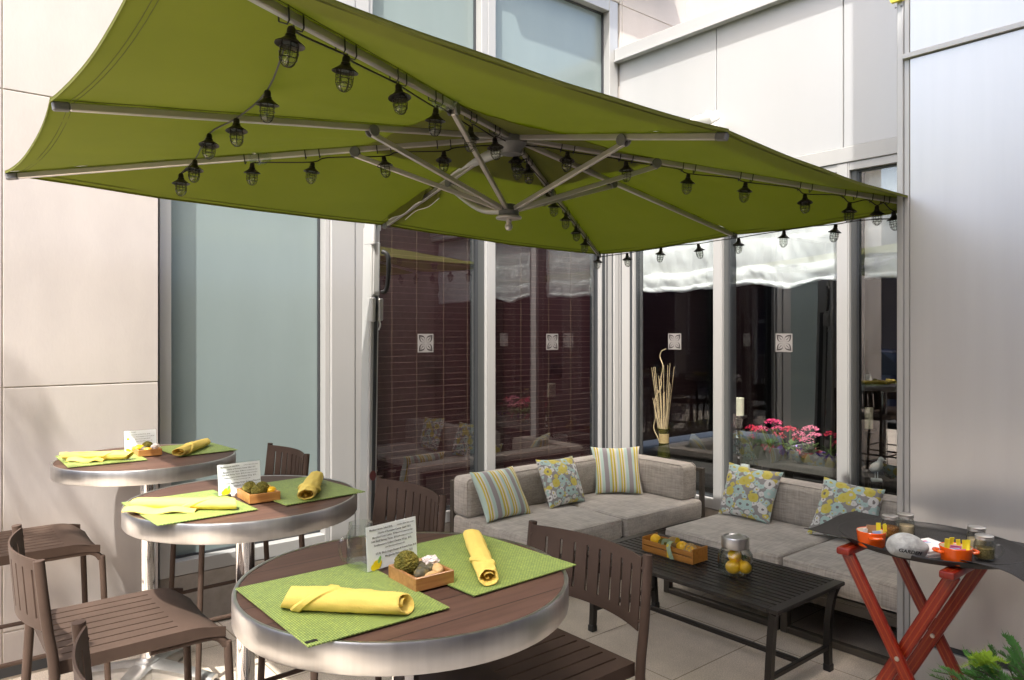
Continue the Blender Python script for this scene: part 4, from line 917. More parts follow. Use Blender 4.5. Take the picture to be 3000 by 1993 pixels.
napkin('rolled yellow napkin lying on the right mat of the nearest bar table', (3.432, 2.565), (3.617, 2.875), .023, 2, band=.68)
napkin('rolled yellow napkin with a long loose tail on the middle bar table', (4.040, 1.585), (3.800, 1.80), .0235, 3, [(-.17, -.048, 0), (-.09, -.05, 0), (-.02, -.042, 0), (.05, -.034, 0)], .62)
napkin('rolled yellow napkin in shade at the right of the middle bar table', (3.410, 1.555), (3.578, 1.835), .028, 4, None, .7)
napkin('bright sunlit rolled napkin on the left mat of the farthest bar table', (4.065, .392), (3.835, .570), .024, 5, [(-.1, -.04, 0), (0, -.035, 0), (.05, -.03, 0)], .66)
napkin('rolled napkin with a pointed tail at the right of the farthest bar table', (3.645, .62), (3.44, .365), .026, 6, [(.03, .02, .02), (.13, .05, .004), (.20, .075, .002)], .3)
# ---- bamboo boxes and what lies in them
def tray_box(label, cx, cy, sx, sy, rz):
    t = thing('wooden_box', label, 'box', (cx, cy, ZT+.001), rz, 'open honey coloured wooden boxes'); h = .030; w_ = .007
    mb = MB(); mb.box(-sx, sx, sy-w_, sy, 0, h, .0012); mb.box(-sx, sx, -sy, -sy+w_, 0, h, .0012); mb.box(-sx, -sx+w_, -sy+w_, sy-w_, 0, h, .0012); mb.box(sx-w_, sx, -sy+w_, sy-w_, 0, h, .0012); mb.box(-sx+w_, sx-w_, -sy+w_, sy-w_, .001, .006)
    mb.build('boards', M['bamboo'], t)
tray_box('wooden box of moss and pebbles on the nearest bar table', 3.713, 2.748, .050, .062, R(-2))
tray_box('wooden box with three moss balls on the middle bar table', 3.683, 1.688, .052, .068, R(-3))
tray_box('wooden box of shells and pebbles on the farthest bar table', 3.733, .433, .050, .078, R(-2))
def filler(name, label, cat, x, y, z, r, m, amp=.08, fr=3, seed=0, sub=3, rz=0):
    mb = MB(); mb.blob((0, 0, 0), r, sub, amp, fr, seed); o = mb.build(name, M[m]); o.location = (x, y, ZT+z); o.rotation_euler = (0, 0, rz); return tag(o, label, cat)
filler('moss_ball', 'big olive moss ball in the box on the nearest bar table', 'moss ball', 3.735, 2.722, .038, .0275, 'moss', .16, 9, 1, 5)
filler('pebble', 'mottled olive pebble below the big moss ball on the nearest table', 'pebble', 3.722, 2.765, .024, (.022, .016, .015), 'darkstone', .1, 2, 2, 3, .5)
filler('pebble', 'smooth dark green pebble in the middle of the nearest table box', 'pebble', 3.707, 2.735, .026, (.020, .017, .013), 'darkstone', .1, 2, 3, 3, 1)
filler('pebble', 'small dark pebble beside the white shell on the nearest table', 'pebble', 3.695, 2.757, .026, (.014, .012, .012), 'darkstone', .1, 2, 4)
filler('pebble', 'tan brown pebble against the front wall of the nearest table box', 'pebble', 3.712, 2.790, .020, (.022, .014, .012), 'tanstone', .1, 2, 5, 3, .4)
filler('pebble', 'honey coloured long pebble at the right of the nearest table box', 'pebble', 3.684, 2.772, .027, (.024, .013, .012), 'tanstone', .12, 2, 6, 3, 1.2)
filler('pebble', 'honey coloured pebble at the back of the nearest table box', 'pebble', 3.700, 2.703, .027, (.018, .014, .012), 'tanstone', .12, 2, 7)
filler('sea_shell', 'knobbly white shell in the box on the nearest bar table', 'shell', 3.680, 2.738, .034, (.019, .017, .015), 'shell', .35, 4, 8, 4)
filler('moss_ball', 'left moss ball of the middle table box', 'moss ball', 3.705, 1.665, .035, .0235, 'moss', .16, 9, 9, 4)
filler('moss_ball', 'centre moss ball of the middle table box, partly hidden', 'moss ball', 3.692, 1.705, .031, .022, 'moss', .16, 9, 10, 4)
filler('moss_ball', 'right moss ball of the middle table box', 'moss ball', 3.672, 1.690, .035, .0225, 'moss', .16, 9, 11, 4)
filler('sea_shell', 'peach coloured shell at the right of the middle table box', 'shell', 3.652, 1.675, .03, (.019, .02, .013), 'tanstone', .2, 3, 12)
filler('lemon', 'small yellow lemon at the right of the middle table box', 'lemon', 3.645, 1.705, .027, (.017, .014, .013), 'lemon', .05, 2, 13)
filler('sea_shell', 'tiny pale shell beside the box on the middle bar table', 'shell', 3.738, 1.605, .008, (.008, .011, .010), 'shell', .2, 3, 14)
filler('moss_ball', 'moss ball at the back of the farthest table box', 'moss ball', 3.722, .402, .036, (.023, .021, .019), 'moss', .14, 9, 15, 4)
filler('pebble', 'yellow striped pebble at the left of the farthest table box', 'pebble', 3.763, .418, .03, (.026, .02, .014), 'lemon', .1, 2, 16, 3, .4)
filler('pebble', 'dark pebble at the middle of the farthest table box', 'pebble', 3.745, .45, .026, (.018, .02, .014), 'darkstone', .1, 2, 17)
filler('pebble', 'round yellow pebble at the front of the farthest table box', 'pebble', 3.738, .485, .026, (.018, .016, .012), 'lemon', .1, 2, 18)
filler('sea_shell', 'pointed pale shell at the right of the farthest table box', 'shell', 3.700, .455, .034, (.025, .016, .014), 'shell', .3, 3, 19, 3, .6)
# ---- menu cards
def text(body, size, parent, mm, loc, name='lettering', align='LEFT', Mx=None, bold=0):
    cu = bpy.data.curves.new(name, 'FONT'); cu.body = body; cu.size = size; cu.align_x = align; cu.extrude = .0002; cu.offset = bold; cu.resolution_u = 2
    o = bpy.data.objects.new(name, cu); C.objects.link(o); bpy.context.view_layer.update()
    me = bpy.data.meshes.new_from_object(o.evaluated_get(bpy.context.evaluated_depsgraph_get())); bpy.data.objects.remove(o); bpy.data.curves.remove(cu)
    me.transform(Matrix.Translation(loc) @ (Mx or Matrix()))
    return me
def menu(label, pL, pR, hh, lines, lean, kind):
    pL, pR = Vector((*pL, 0)), Vector((*pR, 0)); d = pR-pL; W = d.length
    t = thing('menu_card', label, 'menu card', (pL.x, pL.y, ZT+.0035), math.atan2(d.y, d.x), 'printed menu cards in clear stands')
    # local: x along the card, -y towards the reader after the turn, z up the card; leaning back towards +y
    Rx = Matrix.Rotation(-lean, 4, 'X')
    mb = MB(); mb.box(-.001, W+.001, .0012, .0024, 0, hh+.003, 0, 1, Rx); mb.box(0, W, .0025, .055, 0, .0022); mb.build('clear_stand', M['acrylic'], t)
    mb = MB(); mb.box(.002, W-.002, .0002, .0011, .002, hh-.002, 0, 1, Rx); mb.build('card', M['card'], t)
    up_ = Rx @ Matrix.Translation((0, -.0009, 0)) @ Matrix.Rotation(R(90), 4, 'X')
    bm = bmesh.new()
    for (x, y, sz, al, s, b) in lines:
        me = text(s, sz, t, None, (x*W, y*hh, 0), align=al, bold=b); bm.from_mesh(me); bpy.data.meshes.remove(me)
    bmesh.ops.transform(bm, matrix=up_, verts=bm.verts[:])
    m_ = MB(); m_.bm.free(); m_.bm = bm; m_.build('lettering', M['ink'], t, fix=False)
    y_ = MB(); g_ = MB()
    def disc(mb, cx, cy, rx, ry, k=0, rot=0):
        n = 18; P = []
        for j in range(n):
            a = 2*PI*j/n; px, py = rx*math.cos(a), ry*math.sin(a); P.append(up_ @ Vector((cx*W+px*math.cos(rot)-py*math.sin(rot), cy*hh+px*math.sin(rot)+py*math.cos(rot), .0002+k*.0002)))
        mb.poly(P, (up_.to_3x3() @ Vector((0, 0, .00003))))
    if kind == 'food':
        disc(y_, .19, .125, .0125, .011); disc(y_, .125, .085, .0085, .008, 1); disc(y_, .22, .16, .009, .008, 2); disc(g_, .235, .225, .009, .004, 3, 1.1)
    else:
        disc(y_, .12, .60, .006, .005); disc(y_, .10, .10, .008, .006); disc(y_, .16, .06, .006, .005, 1)
    y_.build('lemon_print', M['lemonprint'], t)
    if kind == 'food': g_.build('leaf_print', M['leafprint'], t)
    else: g_.bm.free()
    return t
food = [(.07, .875, .0066, 'LEFT', 'Mediterranean Salad $14..', .00004), (.60, .88, .0046, 'LEFT', 'romaine, olives, feta, tomato', 0), (.55, .785, .0066, 'CENTER', 'Hearts of Romaine Caesar Salad  $12', .00004),
        (.12, .70, .0066, 'LEFT', 'Maryland Crab Cakes  $14..', .00004), (.56, .705, .0046, 'LEFT', 'roasted red pepper and chips', 0), (.10, .615, .0066, 'LEFT', 'Soft Shell Shrimp Tacos  $14..', .00004), (.61, .62, .0046, 'LEFT', 'with mango and avocado', 0),
        (.52, .525, .0066, 'CENTER', 'Southwestern Grilled Chicken Wrap  $15..', .00004), (.55, .45, .0044, 'CENTER', 'corn, black bean and tomato salsa', 0), (.57, .34, .0066, 'CENTER', '1/2 lb. Black Angus Burger & French Fries $18', .00004), (.62, .245, .0066, 'CENTER', 'Margherita Flatbread Pizza  $12', .00004)]
drink = [(.05, .88, .0066, 'LEFT', 'Refresh yourself...', .00003), (.05, .765, .0062, 'LEFT', 'The Best Lemonade on 22nd Street  $3.50', .00003), (.22, .66, .0062, 'LEFT', 'Not so Sweet Raspberry Iced Tea $3.50', .00003), (.33, .55, .0062, 'LEFT', 'Berry Infusion Spritz $5.50', .00003), (.36, .44, .0062, 'LEFT', 'Coke, Diet Coke, Sprite  $2', .00003)]
menu('slanted food menu card on the nearest bar table, a mug behind it', (3.787, 2.632), (3.634, 2.612), .107, food, R(4), 'food')
menu('upright food menu card on the middle bar table', (3.782, 1.580), (3.628, 1.575), .108, food, R(8), 'food')
menu('drinks menu card headed Refresh yourself on the farthest bar table', (3.806, .335), (3.664, .338), .100, drink, R(10), 'drink')
# glass mug behind the nearest card
def mugmesh(r, h):
    mb = MB(); mb.lathe([(0, .002), (r*.92, .002), (r, .008), (r, h*.72), (r*.86, h*.82), (r*.84, h), (r*.80, h), (r*.82, h*.82), (r*.95, h*.72), (r*.95, .012), (0, .010)], n=28)
    mb.tube(spline([(r*.9, 0, h*.72), (r*1.45, 0, h*.72), (r*1.7, 0, h*.5), (r*1.45, 0, h*.24), (r*.95, 0, h*.22)], 5), r*.12, 10); return mb
t = thing('glass_mug', 'empty glass jar mug half hidden behind the nearest menu card', 'mug', (3.765, 2.560, ZT), R(5)); mugmesh(.034, .105).build('glass_body', M['jarglass'], t)

# ================================================================== STOOLS
def bar_stool(label, x, y, rz, first=None):
    if first: return dup(first, (x, y, 0), rz, label, 'bronze slatted metal bar stools')
    t = thing('bar_stool', label, 'bar stool', (x, y, 0), rz, 'bronze slatted metal bar stools')
    # seat: nine strips between eight slots, a solid front that rolls down
    mb = MB(); W = .222; sl = .0035; n = 9; z = .725; pitch = 2*W/n
    for i in range(n):
        y0 = -W+i*pitch+(sl if i else 0); y1 = -W+(i+1)*pitch-(sl if i < n-1 else 0); mb.box(-.195, .105, y0, y1, z-.006, z)
    mb.box(-.215, -.195, -W, W, z-.006, z)
    def front(u, v):
        yy = (2*v-1); c = .105+.135*u; cr = 1-.10*max(0, abs(yy)-.75)/.25*u**3
        return Vector((c*cr-.0*u, yy*W, z-.042*u**2.2*(.35+.65*(1-yy*yy*.75)) - .012*u**4))
    mb.slab(front, 12, 16, .006)
    for s in (-1, 1): mb.box(-.215, .14, s*W-.006*(s > 0), s*W+.006*(s < 0), z-.036, z-.006)
    mb.box(-.215, -.209, -W+.006, W-.006, z-.036, z-.006)
    mb.slab(lambda u, v: Vector((.14+.09*u, -W if False else W, z-.006-.03*v-.012*u*u)), 6, 2, Vector((0, -.006, 0))); mb.slab(lambda u, v: Vector((.14+.09*u, -W, z-.006-.03*v-.012*u*u)), 6, 2, Vector((0, .006, 0)))
    mb.build('seat', M['bronze'], t)
    for s in (-1, 1):
        P = [(-.255, s*.232, 1.005), (-.250, s*.234, .95), (-.236, s*.236, .82), (-.222, s*.236, .72), (-.225, s*.236, .60), (-.262, s*.240, .0)]
        mb = MB(); mb.tube(spline(P, 6), .0135, 12); lg = mb.build('leg', M['bronze'], t)
        c = MB(); c.lathe([(0, 0), (.017, 0), (.017, .03), (.0135, .032)], (-.262, s*.240, 0), 12); c.build('foot_cap', M['black'], lg)
        P = [(.02, s*.205, .683), (.16, s*.205, .683), (.205, s*.207, .678), (.232, s*.212, .65), (.240, s*.216, .60), (.262, s*.232, 0)]
        mb = MB(); mb.tube(spline(P, 6), .0125, 12); lg = mb.build('leg', M['bronze'], t)
        c = MB(); c.lathe([(0, 0), (.016, 0), (.016, .03), (.0125, .032)], (.262, s*.232, 0), 12); c.build('foot_cap', M['black'], lg)
        mb = MB(); mb.tube([(-.244, s*.238, .30), (.251, s*.225, .30)], .009, 10); mb.build('side_rail', M['bronze'], t)
    mb = MB(); mb.tube([(.254, -.226, .25), (.254, .226, .25)], .010, 10); mb.build('footrest', M['bronze'], t)
    mb = MB(); mb.tube([(-.247, -.238, .26), (-.247, .238, .26)], .009, 10); mb.build('rear_rail', M['bronze'], t)
    # back panel: curved, eight vertical slots
    mb = MB(); z0, z1 = .805, .998; a0, a1 = -.222, .222
    def bp(yy, zz): return Vector((-.246+(1-zz)*.085 - .052*(1-(yy/.222)**2), yy, zz))
    cols = 9; slw = .0045
    def piece(ya, yb, za, zb):
        nv = 3; mb.slab(lambda u, v: bp(ya+(yb-ya)*u, za+(zb-za)*v), nv, 4, Vector((.005, 0, 0)))
    pit = (a1-a0)/cols
    for i in range(cols): piece(a0+i*pit+(slw if i else 0), a0+(i+1)*pit-(slw if i < cols-1 else 0), z0+.03, z1-.03)
    for za, zb in ((z0, z0+.03), (z1-.03, z1)): mb.slab(lambda u, v, za=za, zb=zb: bp(a0+(a1-a0)*u, za+(zb-za)*v), 28, 1, Vector((.005, 0, 0)))
    bmesh.ops.remove_doubles(mb.bm, verts=mb.bm.verts[:], dist=.0002)
    mb.build('backrest', M['bronze'], t)
    for s in (-1, 1):
        for zz in (.83, .97):
            mb = MB(); p = bp(s*.218, zz); mb.tube([p+Vector((.004, 0, 0)), p+Vector((-.004, s*.016, 0))], .005, 8); mb.build('back_bolt', M['bronze'], t)
    return t
s1 = bar_stool('bronze bar stool at the left of the middle table, backrest and sunlit seat in view', 4.09, 1.667, PI)
bar_stool('bronze bar stool cut by the left frame edge, only its seat in view', 4.20, .45, PI, s1)
bar_stool('bronze bar stool at the bottom left corner, only the tip of its back in view', 4.088, 2.665, PI, s1)
bar_stool('bronze bar stool right of the nearest bar table, back toward the sofas', 3.338, 2.652, 0, s1)
bar_stool('bronze bar stool behind the middle bar table next to the umbrella mast', 3.338, 1.688, 0, s1)
bar_stool('bronze bar stool behind the farthest bar table, in front of the frosted glass', 3.332, .50, 0, s1)
# ================================================================== SOFA SECTIONS
def cushion(x0, x1, y0, y1, z0, z1, bev=.035, crown=.012, seed=0):
    b = bmesh.new(); bmesh.ops.create_cube(b, size=1)
    for v in b.verts: v.co = Vector((x0+(v.co.x+.5)*(x1-x0), y0+(v.co.y+.5)*(y1-y0), z0+(v.co.z+.5)*(z1-z0)))
    bmesh.ops.bevel(b, geom=b.edges[:], offset=bev, segments=4, affect='EDGES', profile=.6)
    big = [e for e in b.edges if e.calc_length() > .12]
    bmesh.ops.subdivide_edges(b, edges=big, cuts=9, use_grid_fill=True)
    c = Vector(((x0+x1)/2, (y0+y1)/2, (z0+z1)/2)); h = Vector(((x1-x0)/2, (y1-y0)/2, (z1-z0)/2))
    for v in b.verts:
        q = Vector(((v.co.x-c.x)/h.x, (v.co.y-c.y)/h.y, (v.co.z-c.z)/h.z)); k = noise.noise(v.co*4+Vector((seed*5, 0, 0)))*.006
        n = Vector((0, 0, 0))
        for i in range(3):
            j, l = (i+1) % 3, (i+2) % 3
            f = max(0, 1-q[j]**2)*max(0, 1-q[l]**2)
            if abs(q[i]) > .9: n[i] = (1 if q[i] > 0 else -1)*(crown*f+k)
        v.co += n
    for f in b.faces: f.smooth = True
    return b
def pipe(x0, x1, y0, y1, z0, z1, par):
    mb = MB(); r = .03
    big = min(x1-x0, y1-y0) > .4
    def loop(fn):
        pts = []
        for sx, sy in ((1, 1), (-1, 1), (-1, -1), (1, -1)):
            for k in range(5):
                an = math.atan2(sy, sx)-PI/4+k*PI/8; pts.append(fn(sx, sy, math.cos(an)*r, math.sin(an)*r))
        mb.tube(pts, .0035, 6, closed=True)
    if big:
        for z in (z0+.012, z1-.010): loop(lambda sx, sy, c_, s_, z=z: ((x1-r if sx > 0 else x0+r)+c_*.95, (y1-r if sy > 0 else y0+r)+s_*.95, z))
    elif x1-x0 > y1-y0:
        for y in (y0+.012, y1-.012): loop(lambda sx, sy, c_, s_, y=y: ((x1-r if sx > 0 else x0+r)+c_*.95, y, (z1-r if sy > 0 else z0+r)+s_*.95))
    else:
        for x in (x0+.012, x1-.012): loop(lambda sx, sy, c_, s_, x=x: (x, (y1-r if sx > 0 else y0+r)+c_*.95, (z1-r if sy > 0 else z0+r)+s_*.95))
    mb.build('piping', M['sofa'], par)
def sofa(label, x0, x1, y0, y1, backs, legs_z=.0, seed=0, arms=()):
    cx, cy = (x0+x1)/2, (y0+y1)/2
    t = thing('sofa_section', label, 'sofa', (cx, cy, 0), 0, 'sections of the grey corner sofa')
    a, b, c, d = x0-cx, x1-cx, y0-cy, y1-cy
    mb = MB(); k = .042
    for (p, q) in ((a, c), (a, d-k), (b-k, c), (b-k, d-k)): mb.box(p, p+k, q, q+k, 0.0, .245, .003)
    mb.box(a+k, b-k, c, c+k, .245-.045, .245, .003); mb.box(a+k, b-k, d-k, d, .2, .245, .003); mb.box(a, a+k, c+k, d-k, .2, .245, .003); mb.box(b-k, b, c+k, d-k, .2, .245, .003)
    mb.box(a+.002, b-.002, c+.002, d-.002, .2455, .262, .002)
    mb.box(a, a+k, c+k, d-k, .002, .035, .003); mb.box(b-k, b, c+k, d-k, .002, .035, .003)
    n = 7
    for i in range(n): y = c+k+(d-c-2*k)*(i+.5)/n; mb.box(a+k, b-k, y-.02, y+.02, .215, .235)
    for (p0, p1, q0, q1) in arms:
        p0, p1, q0, q1 = p0-cx, p1-cx, q0-cy, q1-cy; w_ = .03
        if abs(p1-p0) > abs(q1-q0):
            mb.box(p0, p0+w_, q0, q1, .263, .62, .003); mb.box(p1-w_, p1, q0, q1, .263, .62, .003); mb.box(p0+w_, p1-w_, q0, q1, .59, .62, .003);
        else:
            mb.box(p0, p1, q0, q0+w_, .263, .62, .003); mb.box(p0, p1, q1-w_, q1, .263, .62, .003); mb.box(p0, p1, q0+w_, q1-w_, .59, .62, .003);
    mb.build('frame', M['sofaframe'], t)
    mb = MB(); mb.merge(cushion(a+.004, b-.004, c+.004, d-.004, .264, .398, .03, .012, seed), None, True); sc_ = mb.build('seat_cushion', M['sofa'], t, sharp=60); pipe(a+.004, b-.004, c+.004, d-.004, .264, .398, sc_)
    for i, (p0, p1, q0, q1) in enumerate(backs):
        mb = MB(); mb.merge(cushion(p0-cx, p1-cx, q0-cy, q1-cy, .397, .652, .04, .012, seed+i+3), None, True); bc_ = mb.build('back_cushion', M['sofa'], t, sharp=60); pipe(p0-cx, p1-cx, q0-cy, q1-cy, .397, .652, bc_)
sofa('grey sofa section at the left end under the burgundy blind', 1.0, 1.80, .16, .95, [(1.005, 1.79, .155, .32)], seed=1, arms=[(1.0, 1.79, .115, .15)])
sofa('grey corner sofa section with cushions on two sides in the window corner', .165, .985, .16, .965, [(.33, .985, .155, .32), (.155, .325, .155, .90)], seed=2, arms=[(.115, .15, .165, .945), (.165, .985, .115, .15)])
sofa('armless grey sofa section under the flower window', .16, .985, 1.26, 2.035, [(.155, .325, 1.262, 2.03)], seed=3, arms=[(.115, .15, 1.26, 2.03)])
sofa('armless grey sofa section at the right end, cut off by the metal wall', .16, .985, 2.045, 2.82, [(.155, .325, 2.047, 2.81)], seed=4, arms=[(.115, .15, 2.045, 2.81)])
def pillow(label, bl, br, tr, tl, mt, th=.065, seed=0):
    P = [Vector(p) for p in (bl, br, tr, tl)]; c = sum(P, Vector())/4
    t = thing('throw_pillow', label, 'pillow', c)
    n = ((P[1]-P[0]).cross(P[3]-P[0])).normalized()
    def surf(s):
        def f(u, v):
            # pinch: edges bow inwards between the pointed corners
            bu = .045*4*v*(1-v)*(1-2*u)*(4*(u-.5)**2)**2; bv = .04*4*u*(1-u)*(1-2*v)*(4*(v-.5)**2)**2
            uu, vv = u+bu, v+bv
            p = lerp(lerp(P[0], P[1], uu), lerp(P[3], P[2], uu), vv)-c
            e = (4*u*(1-u))**.42*(4*v*(1-v))**.42
            wr = .012*noise.noise(Vector((u*7+seed*3, v*3, seed)))*(1-e)*(4*u*(1-u)*4*v*(1-v))**.25 + .006*noise.noise(Vector((u*4, v*4, seed+5)))*e
            return p + n*s*(th*e+.0015) + n*wr
        return f
    mb = MB(); k = 26
    A = mb.grid(surf(1), k, k, True, True); B = mb.grid(surf(-1), k, k, True, True)
    for i in range(k):
        for j in (0, k): f = mb.bm.faces.new((A[i][j], A[i+1][j], B[i+1][j], B[i][j])); g = mb.bm.faces.new((A[j][i], A[j][i+1], B[j][i+1], B[j][i]))
    mb.build('cover', mt, t)
pillow('striped pillow at the left end of the grey sofa, leaning', (1.775, .50, .405), (1.395, .50, .405), (1.44, .35, .705), (1.80, .35, .705), M['stripe'], .06, 1)
pillow('sunlit floral pillow between the two striped ones', (1.225, .49, .405), (.870, .475, .405), (.875, .345, .712), (1.225, .34, .722), M['floral'], .06, 2)
pillow('striped pillow set across the corner of the sofa', (.665, .375, .41), (.395, .60, .41), (.265, .455, .735), (.575, .24, .735), M['stripe'], .06, 3)
pillow('floral pillow on the armless sofa under the flower window', (.445, 1.285, .405), (.455, 1.665, .405), (.335, 1.69, .722), (.335, 1.295, .735), M['floral'], .06, 4)
pillow('floral pillow with a dented top beside the tray stand', (.47, 1.915, .405), (.40, 2.30, .405), (.335, 2.315, .715), (.335, 1.955, .735), M['floral'], .055, 5)

# ================================================================== COFFEE TABLE
t = thing('coffee_table', 'low black slatted metal coffee table in front of the sofas', 'coffee table', (1.495, 1.92, 0))
a, b, c, d = -.295, .295, -.59, .585
mb = MB()
mb.box(a, b, c, c+.05, .412, .430, .003); mb.box(a, b, d-.05, d, .412, .430, .003); mb.box(a, a+.035, c+.05, d-.05, .412, .4298, .003); mb.box(b-.035, b, c+.05, d-.05, .412, .4298, .003)
n = 13; w_ = (b-a-.07)/n
for i in range(n): mb.box(a+.035+i*w_+.006, a+.035+(i+1)*w_-.006, c+.05, d-.05, .418, .428, .002)
for y in (c+.3, d-.3): mb.box(a+.03, b-.03, y-.015, y+.015, .402, .414)
mb.build('slatted_top', M['blackmetal'], t)
for sx in (-1, 1):
    for sy in (-1, 1):
        P = [(sx*.275, sy*.555, .412), (sx*.262, sy*.543, .37), (sx*.252, sy*.53, .28), (sx*.252, sy*.522, .15), (sx*.262, sy*.52, .0)]
        mb = MB(); pts = spline(P, 5)
        mb.tube(pts, .021, 4, sm=False); lg = mb.build('leg', M['blackmetal'], t)
        e = MB(); e.box(sx*.262-.019, sx*.262+.019, sy*.52-.019, sy*.52+.019, 0, .035, .004); e.build('foot_cap', M['black'], lg)
for sy in (-1, 1):
    mb = MB(); mb.bar((-.25, sy*.521, .115), (.25, sy*.521, .115), .022, .022, bev=.003); mb.build('end_stretcher', M['blackmetal'], t)
mb = MB(); mb.bar((0, -.512, .115), (0, .512, .115), .022, .022, bev=.003); mb.build('long_stretcher', M['blackmetal'], t)
ZC = .4305
# crate with lemons, moss, twine and a bow
t = thing('slatted_crate', 'small amber wooden crate of lemons on the coffee table', 'crate', (1.490, 1.735, ZC))
mb = MB(); L, W_ = .165, .062
for s in (-1, 1):
    mb.box(-W_, W_, s*L-.008*(s > 0), s*L+.008*(s < 0), .004, .078, .001)
    mb.box(s*W_-.005*(s > 0), s*W_+.005*(s < 0), -L+.008, L-.008, .008, .034, .001); mb.box(s*W_-.005*(s > 0), s*W_+.005*(s < 0), -L+.008, L-.008, .040, .064, .001)
mb.box(-W_+.006, W_-.006, -L+.008, L-.008, 0, .006); mb.build('slats', M['crate'], t)
def prop(name, label, cat, c, r, m, amp=.05, fr=3, seed=0, sub=3, rot=(0, 0, 0)):
    mb = MB(); mb.blob((0, 0, 0), r, sub, amp, fr, seed); o = mb.build(name, M[m]); o.location = c; o.rotation_euler = rot; return tag(o, label, cat)
prop('lemon', 'round yellow lemon at the left end of the crate', 'lemon', (1.500, 1.620, ZC+.062), .0285, 'lemon', .04)
prop('moss_ball', 'green moss ball beside the left lemon in the crate', 'moss ball', (1.500, 1.672, ZC+.05), .029, 'moss', .14, 9, 21, 4)
prop('lemon', 'yellow lemon right of the bow in the crate', 'lemon', (1.485, 1.782, ZC+.054), .031, 'lemon', .04, 3, 4)
prop('lemon', 'yellow lemon wound with jute strings at the right end of the crate', 'lemon', (1.488, 1.838, ZC+.048), .029, 'lemon', .04, 3, 5)
def twine(label, c, r, seed, n=16):
    random.seed(seed); mb = MB()
    for k in range(n):
        q = Matrix.Rotation(random.uniform(0, PI), 3, 'X') @ Matrix.Rotation(random.uniform(0, PI), 3, 'Y'); rr = r*random.uniform(.9, 1.05)
        mb.tube([q @ Vector((rr*math.cos(2*PI*j/18), rr*math.sin(2*PI*j/18), random.uniform(-.004, .004))) for j in range(18)], .0014, 4, closed=True)
    o = mb.build('twine_ball', M['twine']); o.location = c; tag(o, label, 'twine ball')
twine('loose jute twine ball round the right lemon in the crate', (1.488, 1.836, ZC+.050), .034, 2)
twine('jute twine ball behind the bow in the crate', (1.470, 1.712, ZC+.062), .027, 3, 26)
t = thing('ribbon_bow', 'green gingham and yellow ribbon bow hanging over the crate side', 'bow', (1.545, 1.735, ZC+.07))
def ribbon(mb, pts, w, dirv):
    P = spline(pts, 6); dv = Vector(dirv)
    mb.slab(lambda u, v: P[min(len(P)-1, round(u*(len(P)-1)))]+dv*(v-.5)*w, len(P)-1, 3, Vector((.0015, .0, .0005)))
mb = MB(); ribbon(mb, [(-.03, .01, .012), (-.005, .012, .012), (.014, .016, -.005), (.020, .030, -.035), (.016, .042, -.066)], .030, (.1, 1, .15)); ribbon(mb, [(-.02, .0, .014), (.01, -.015, .018), (.014, -.028, .004), (.008, -.016, .006)], .022, (.3, .4, 1)); mb.build('gingham_tail', M['gingham'], t)
mb = MB(); ribbon(mb, [(-.02, .02, .012), (.012, .012, .0), (.013, .013, -.03), (.012, .013, -.064)], .013, (0, 1, 0)); ribbon(mb, [(-.03, .028, .01), (-.02, .045, .036), (-.03, .055, .03), (-.03, .03, .012)], .022, (.6, .2, .6)); mb.build('yellow_loop', M['yribbon'], t)
# lemon jar
t = thing('lemon_jar', 'clear glass jar of lemons with a steel lid on the coffee table', 'jar', (1.512, 2.118, ZC))
mb = MB(); mb.lathe([(0, .004), (.058, .004), (.072, .016), (.076, .05), (.074, .092), (.060, .112), (.052, .122), (.052, .142), (.049, .142), (.049, .122), (.057, .11), (.071, .09), (.073, .05), (.069, .018), (.056, .008), (0, .008)], n=36, M=Matrix.Diagonal((1.1, 1.1, 1.13, 1))); mb.build('glass_body', M['jarglass'], t)
mb = MB(); mb.lathe([(.0535, .118), (.0585, .119), (.0595, .124), (.0595, .160), (.057, .166), (.050, .165), (.046, .160), (0, .158)], n=36, M=Matrix.Diagonal((1.1, 1.1, 1.13, 1))); mb.build('lid', M['steel'], t)
for l, c, r in (('front lemon at the bottom of the glass jar', (.024, .002, .043), .0325), ('lemon resting against the right wall of the jar', (-.016, .042, .043), .030), ('lemon lying on top inside the glass jar', (-.006, -.008, .092), .031), ('lemon at the back of the glass jar', (-.040, -.014, .044), .029)):
    prop('lemon', l, 'lemon', (1.512+c[0], 2.118+c[1], ZC+c[2]), (r, r*1.12, r), 'lemon', .03, 3, len(l), 3, (.3, 0, len(l)))
def sprig(label, c, seed, n=70, l=.028):
    random.seed(seed); mb = MB()
    for k in range(n):
        d = Vector((random.gauss(0, 1), random.gauss(0, 1), random.gauss(0, 1))).normalized(); o = Vector(c)*0+d*.006; s = d.orthogonal().normalized()*.0025; e = d*l*random.uniform(.6, 1)
        mb.add([o-s, o+s, e+s*.3, e-s*.3], [(0, 1, 2, 3)])
    o = mb.build('green_sprig', M['leaf'], fix=False); o.location = c; tag(o, label, 'greenery')
sprig('spiky green sprig at the left inside the lemon jar', (1.545, 2.082, ZC+.052), 7); sprig('green sprig at the upper right inside the lemon jar', (1.480, 2.145, ZC+.088), 8, 60, .024)

